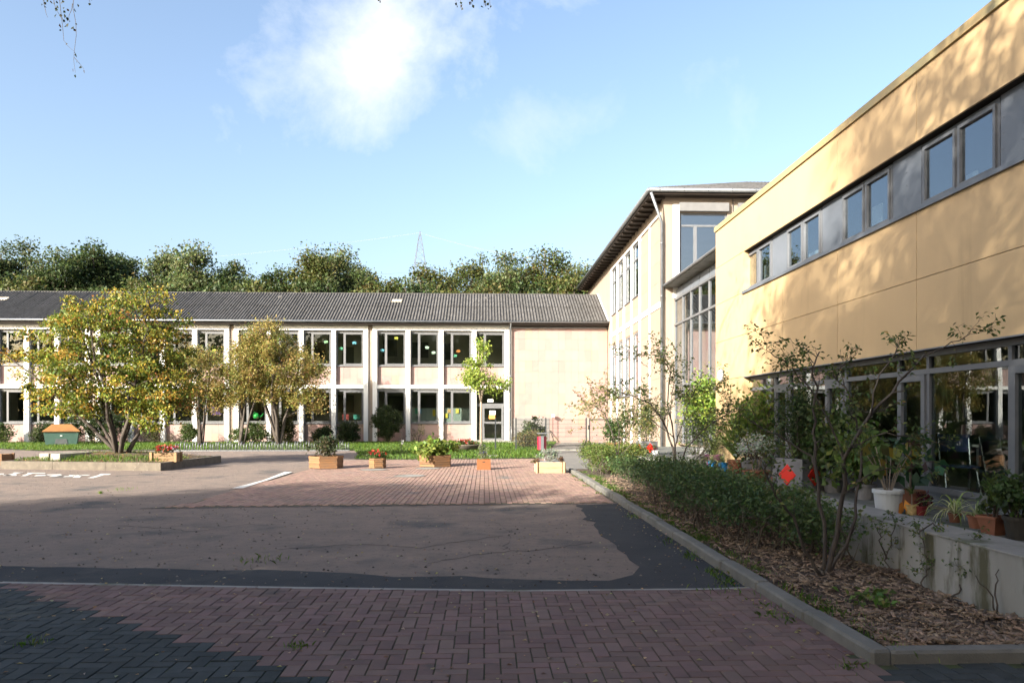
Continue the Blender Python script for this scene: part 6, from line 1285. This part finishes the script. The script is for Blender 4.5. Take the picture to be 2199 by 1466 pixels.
m_.build('stalks', BARKL, t); BIGL = [(.24, .19, .03), (.10, .15, .03), (.32, .22, .03), (.075, .12, .025)]; lpn = [tuple(c + Vector((.20 * cos(k * .8) + rd.gauss(0, .05), .26 * sin(k * .8), .50 + .28 * rd.random()))) for k in range(26)]; leaves('broad_leaves', t, lpn, .17, [(.13, .11, .02), (.06, .09, .02), (.18, .13, .02), (.045, .075, .018)], (2, 3, 1, 3), 316, .6, 1.2, .75)
leaves('withered_leaf', t, [tuple(c + Vector((.11, -.14, .16))), tuple(c + Vector((.08, -.15, .14))), tuple(c + Vector((.13, -.13, .13)))], .22, [(.55, .27, .05)], (1,), 317, 0, 2.2, .5)
t, c = potted('rubber plant with large dark leaves before the third casement', 1955, 1075, .15, .22, TERRA, X=4.88); leaves('rubber_leaves', t, [tuple(c + Vector((rd.gauss(0, .14), rd.gauss(0, .16), .3 + .55 * rd.random()))) for _ in range(44)], .21, [(.025, .06, .028), (.04, .08, .035), (.06, .03, .03)], (3, 2, 1), 318, .5, .3, .55); MB().tube([c, c + Vector((0, 0, .8))], .014, 6).build('stem', BARK, t)
t, c = potted('little speckled yellow pot with a thin plant', 1958, 1103, .062, .11, YPOT, X=4.62, rb_=.05); arching(t, c + Vector((0, 0, .22)), 16, .16, .008, GREEN_D, (1, 1, 1, 1), 319, .7); MB().tube([c + Vector((0, 0, .08)), c + Vector((0, 0, .23))], .006, 5).build('stem', BARKL, t)
t, c = potted('dark red leaved plant in a small red pot beside the yellow pot', 1978, 1103, .065, .10, DRED, X=4.7); fill(t, c, .10, ZT + .09, .14, 120, .05, [(.10, .015, .02), (.06, .02, .015), (.04, .05, .02), (.14, .03, .03)], seed=320)
t, c = potted('long trailing spider plant on the terrace floor', 2050, 1115, .06, .09, TERRA, X=4.72); arching(t, c + Vector((0, 0, .08)), 60, .48, .007, SPID, (3, 3, 3, 2), 321, .45)
t, c = potted('striped spider plant in a terracotta pot right of the trailing one', 2097, 1123, .08, .12, TERRA, X=4.68); arching(t, c + Vector((0, 0, .1)), 40, .28, .008, [(.38, .40, .24), (.26, .32, .14), (.18, .24, .08)], (3, 2, 2), 322, .6)
t, c = potted('dark upright plant in a square terracotta pot', 2133, 1146, .105, .17, TERRA, X=4.58, sq=True, rb_=.075); fill(t, c, .15, ZT + .15, .34, 320, .06, GREEN_D, seed=323, up=0, droop=-.5); arching(t, c + Vector((0, 0, .3)), 24, .3, .007, GREEN_M, (1, 1, 1, 1), 324, .8)
t, c = potted('bushy dark plant in a black pot at the right picture edge', 2188, 1165, .12, .2, GAP, X=4.62); fill(t, c, .2, ZT + .18, .38, 500, .06, GREEN_D, seed=325)
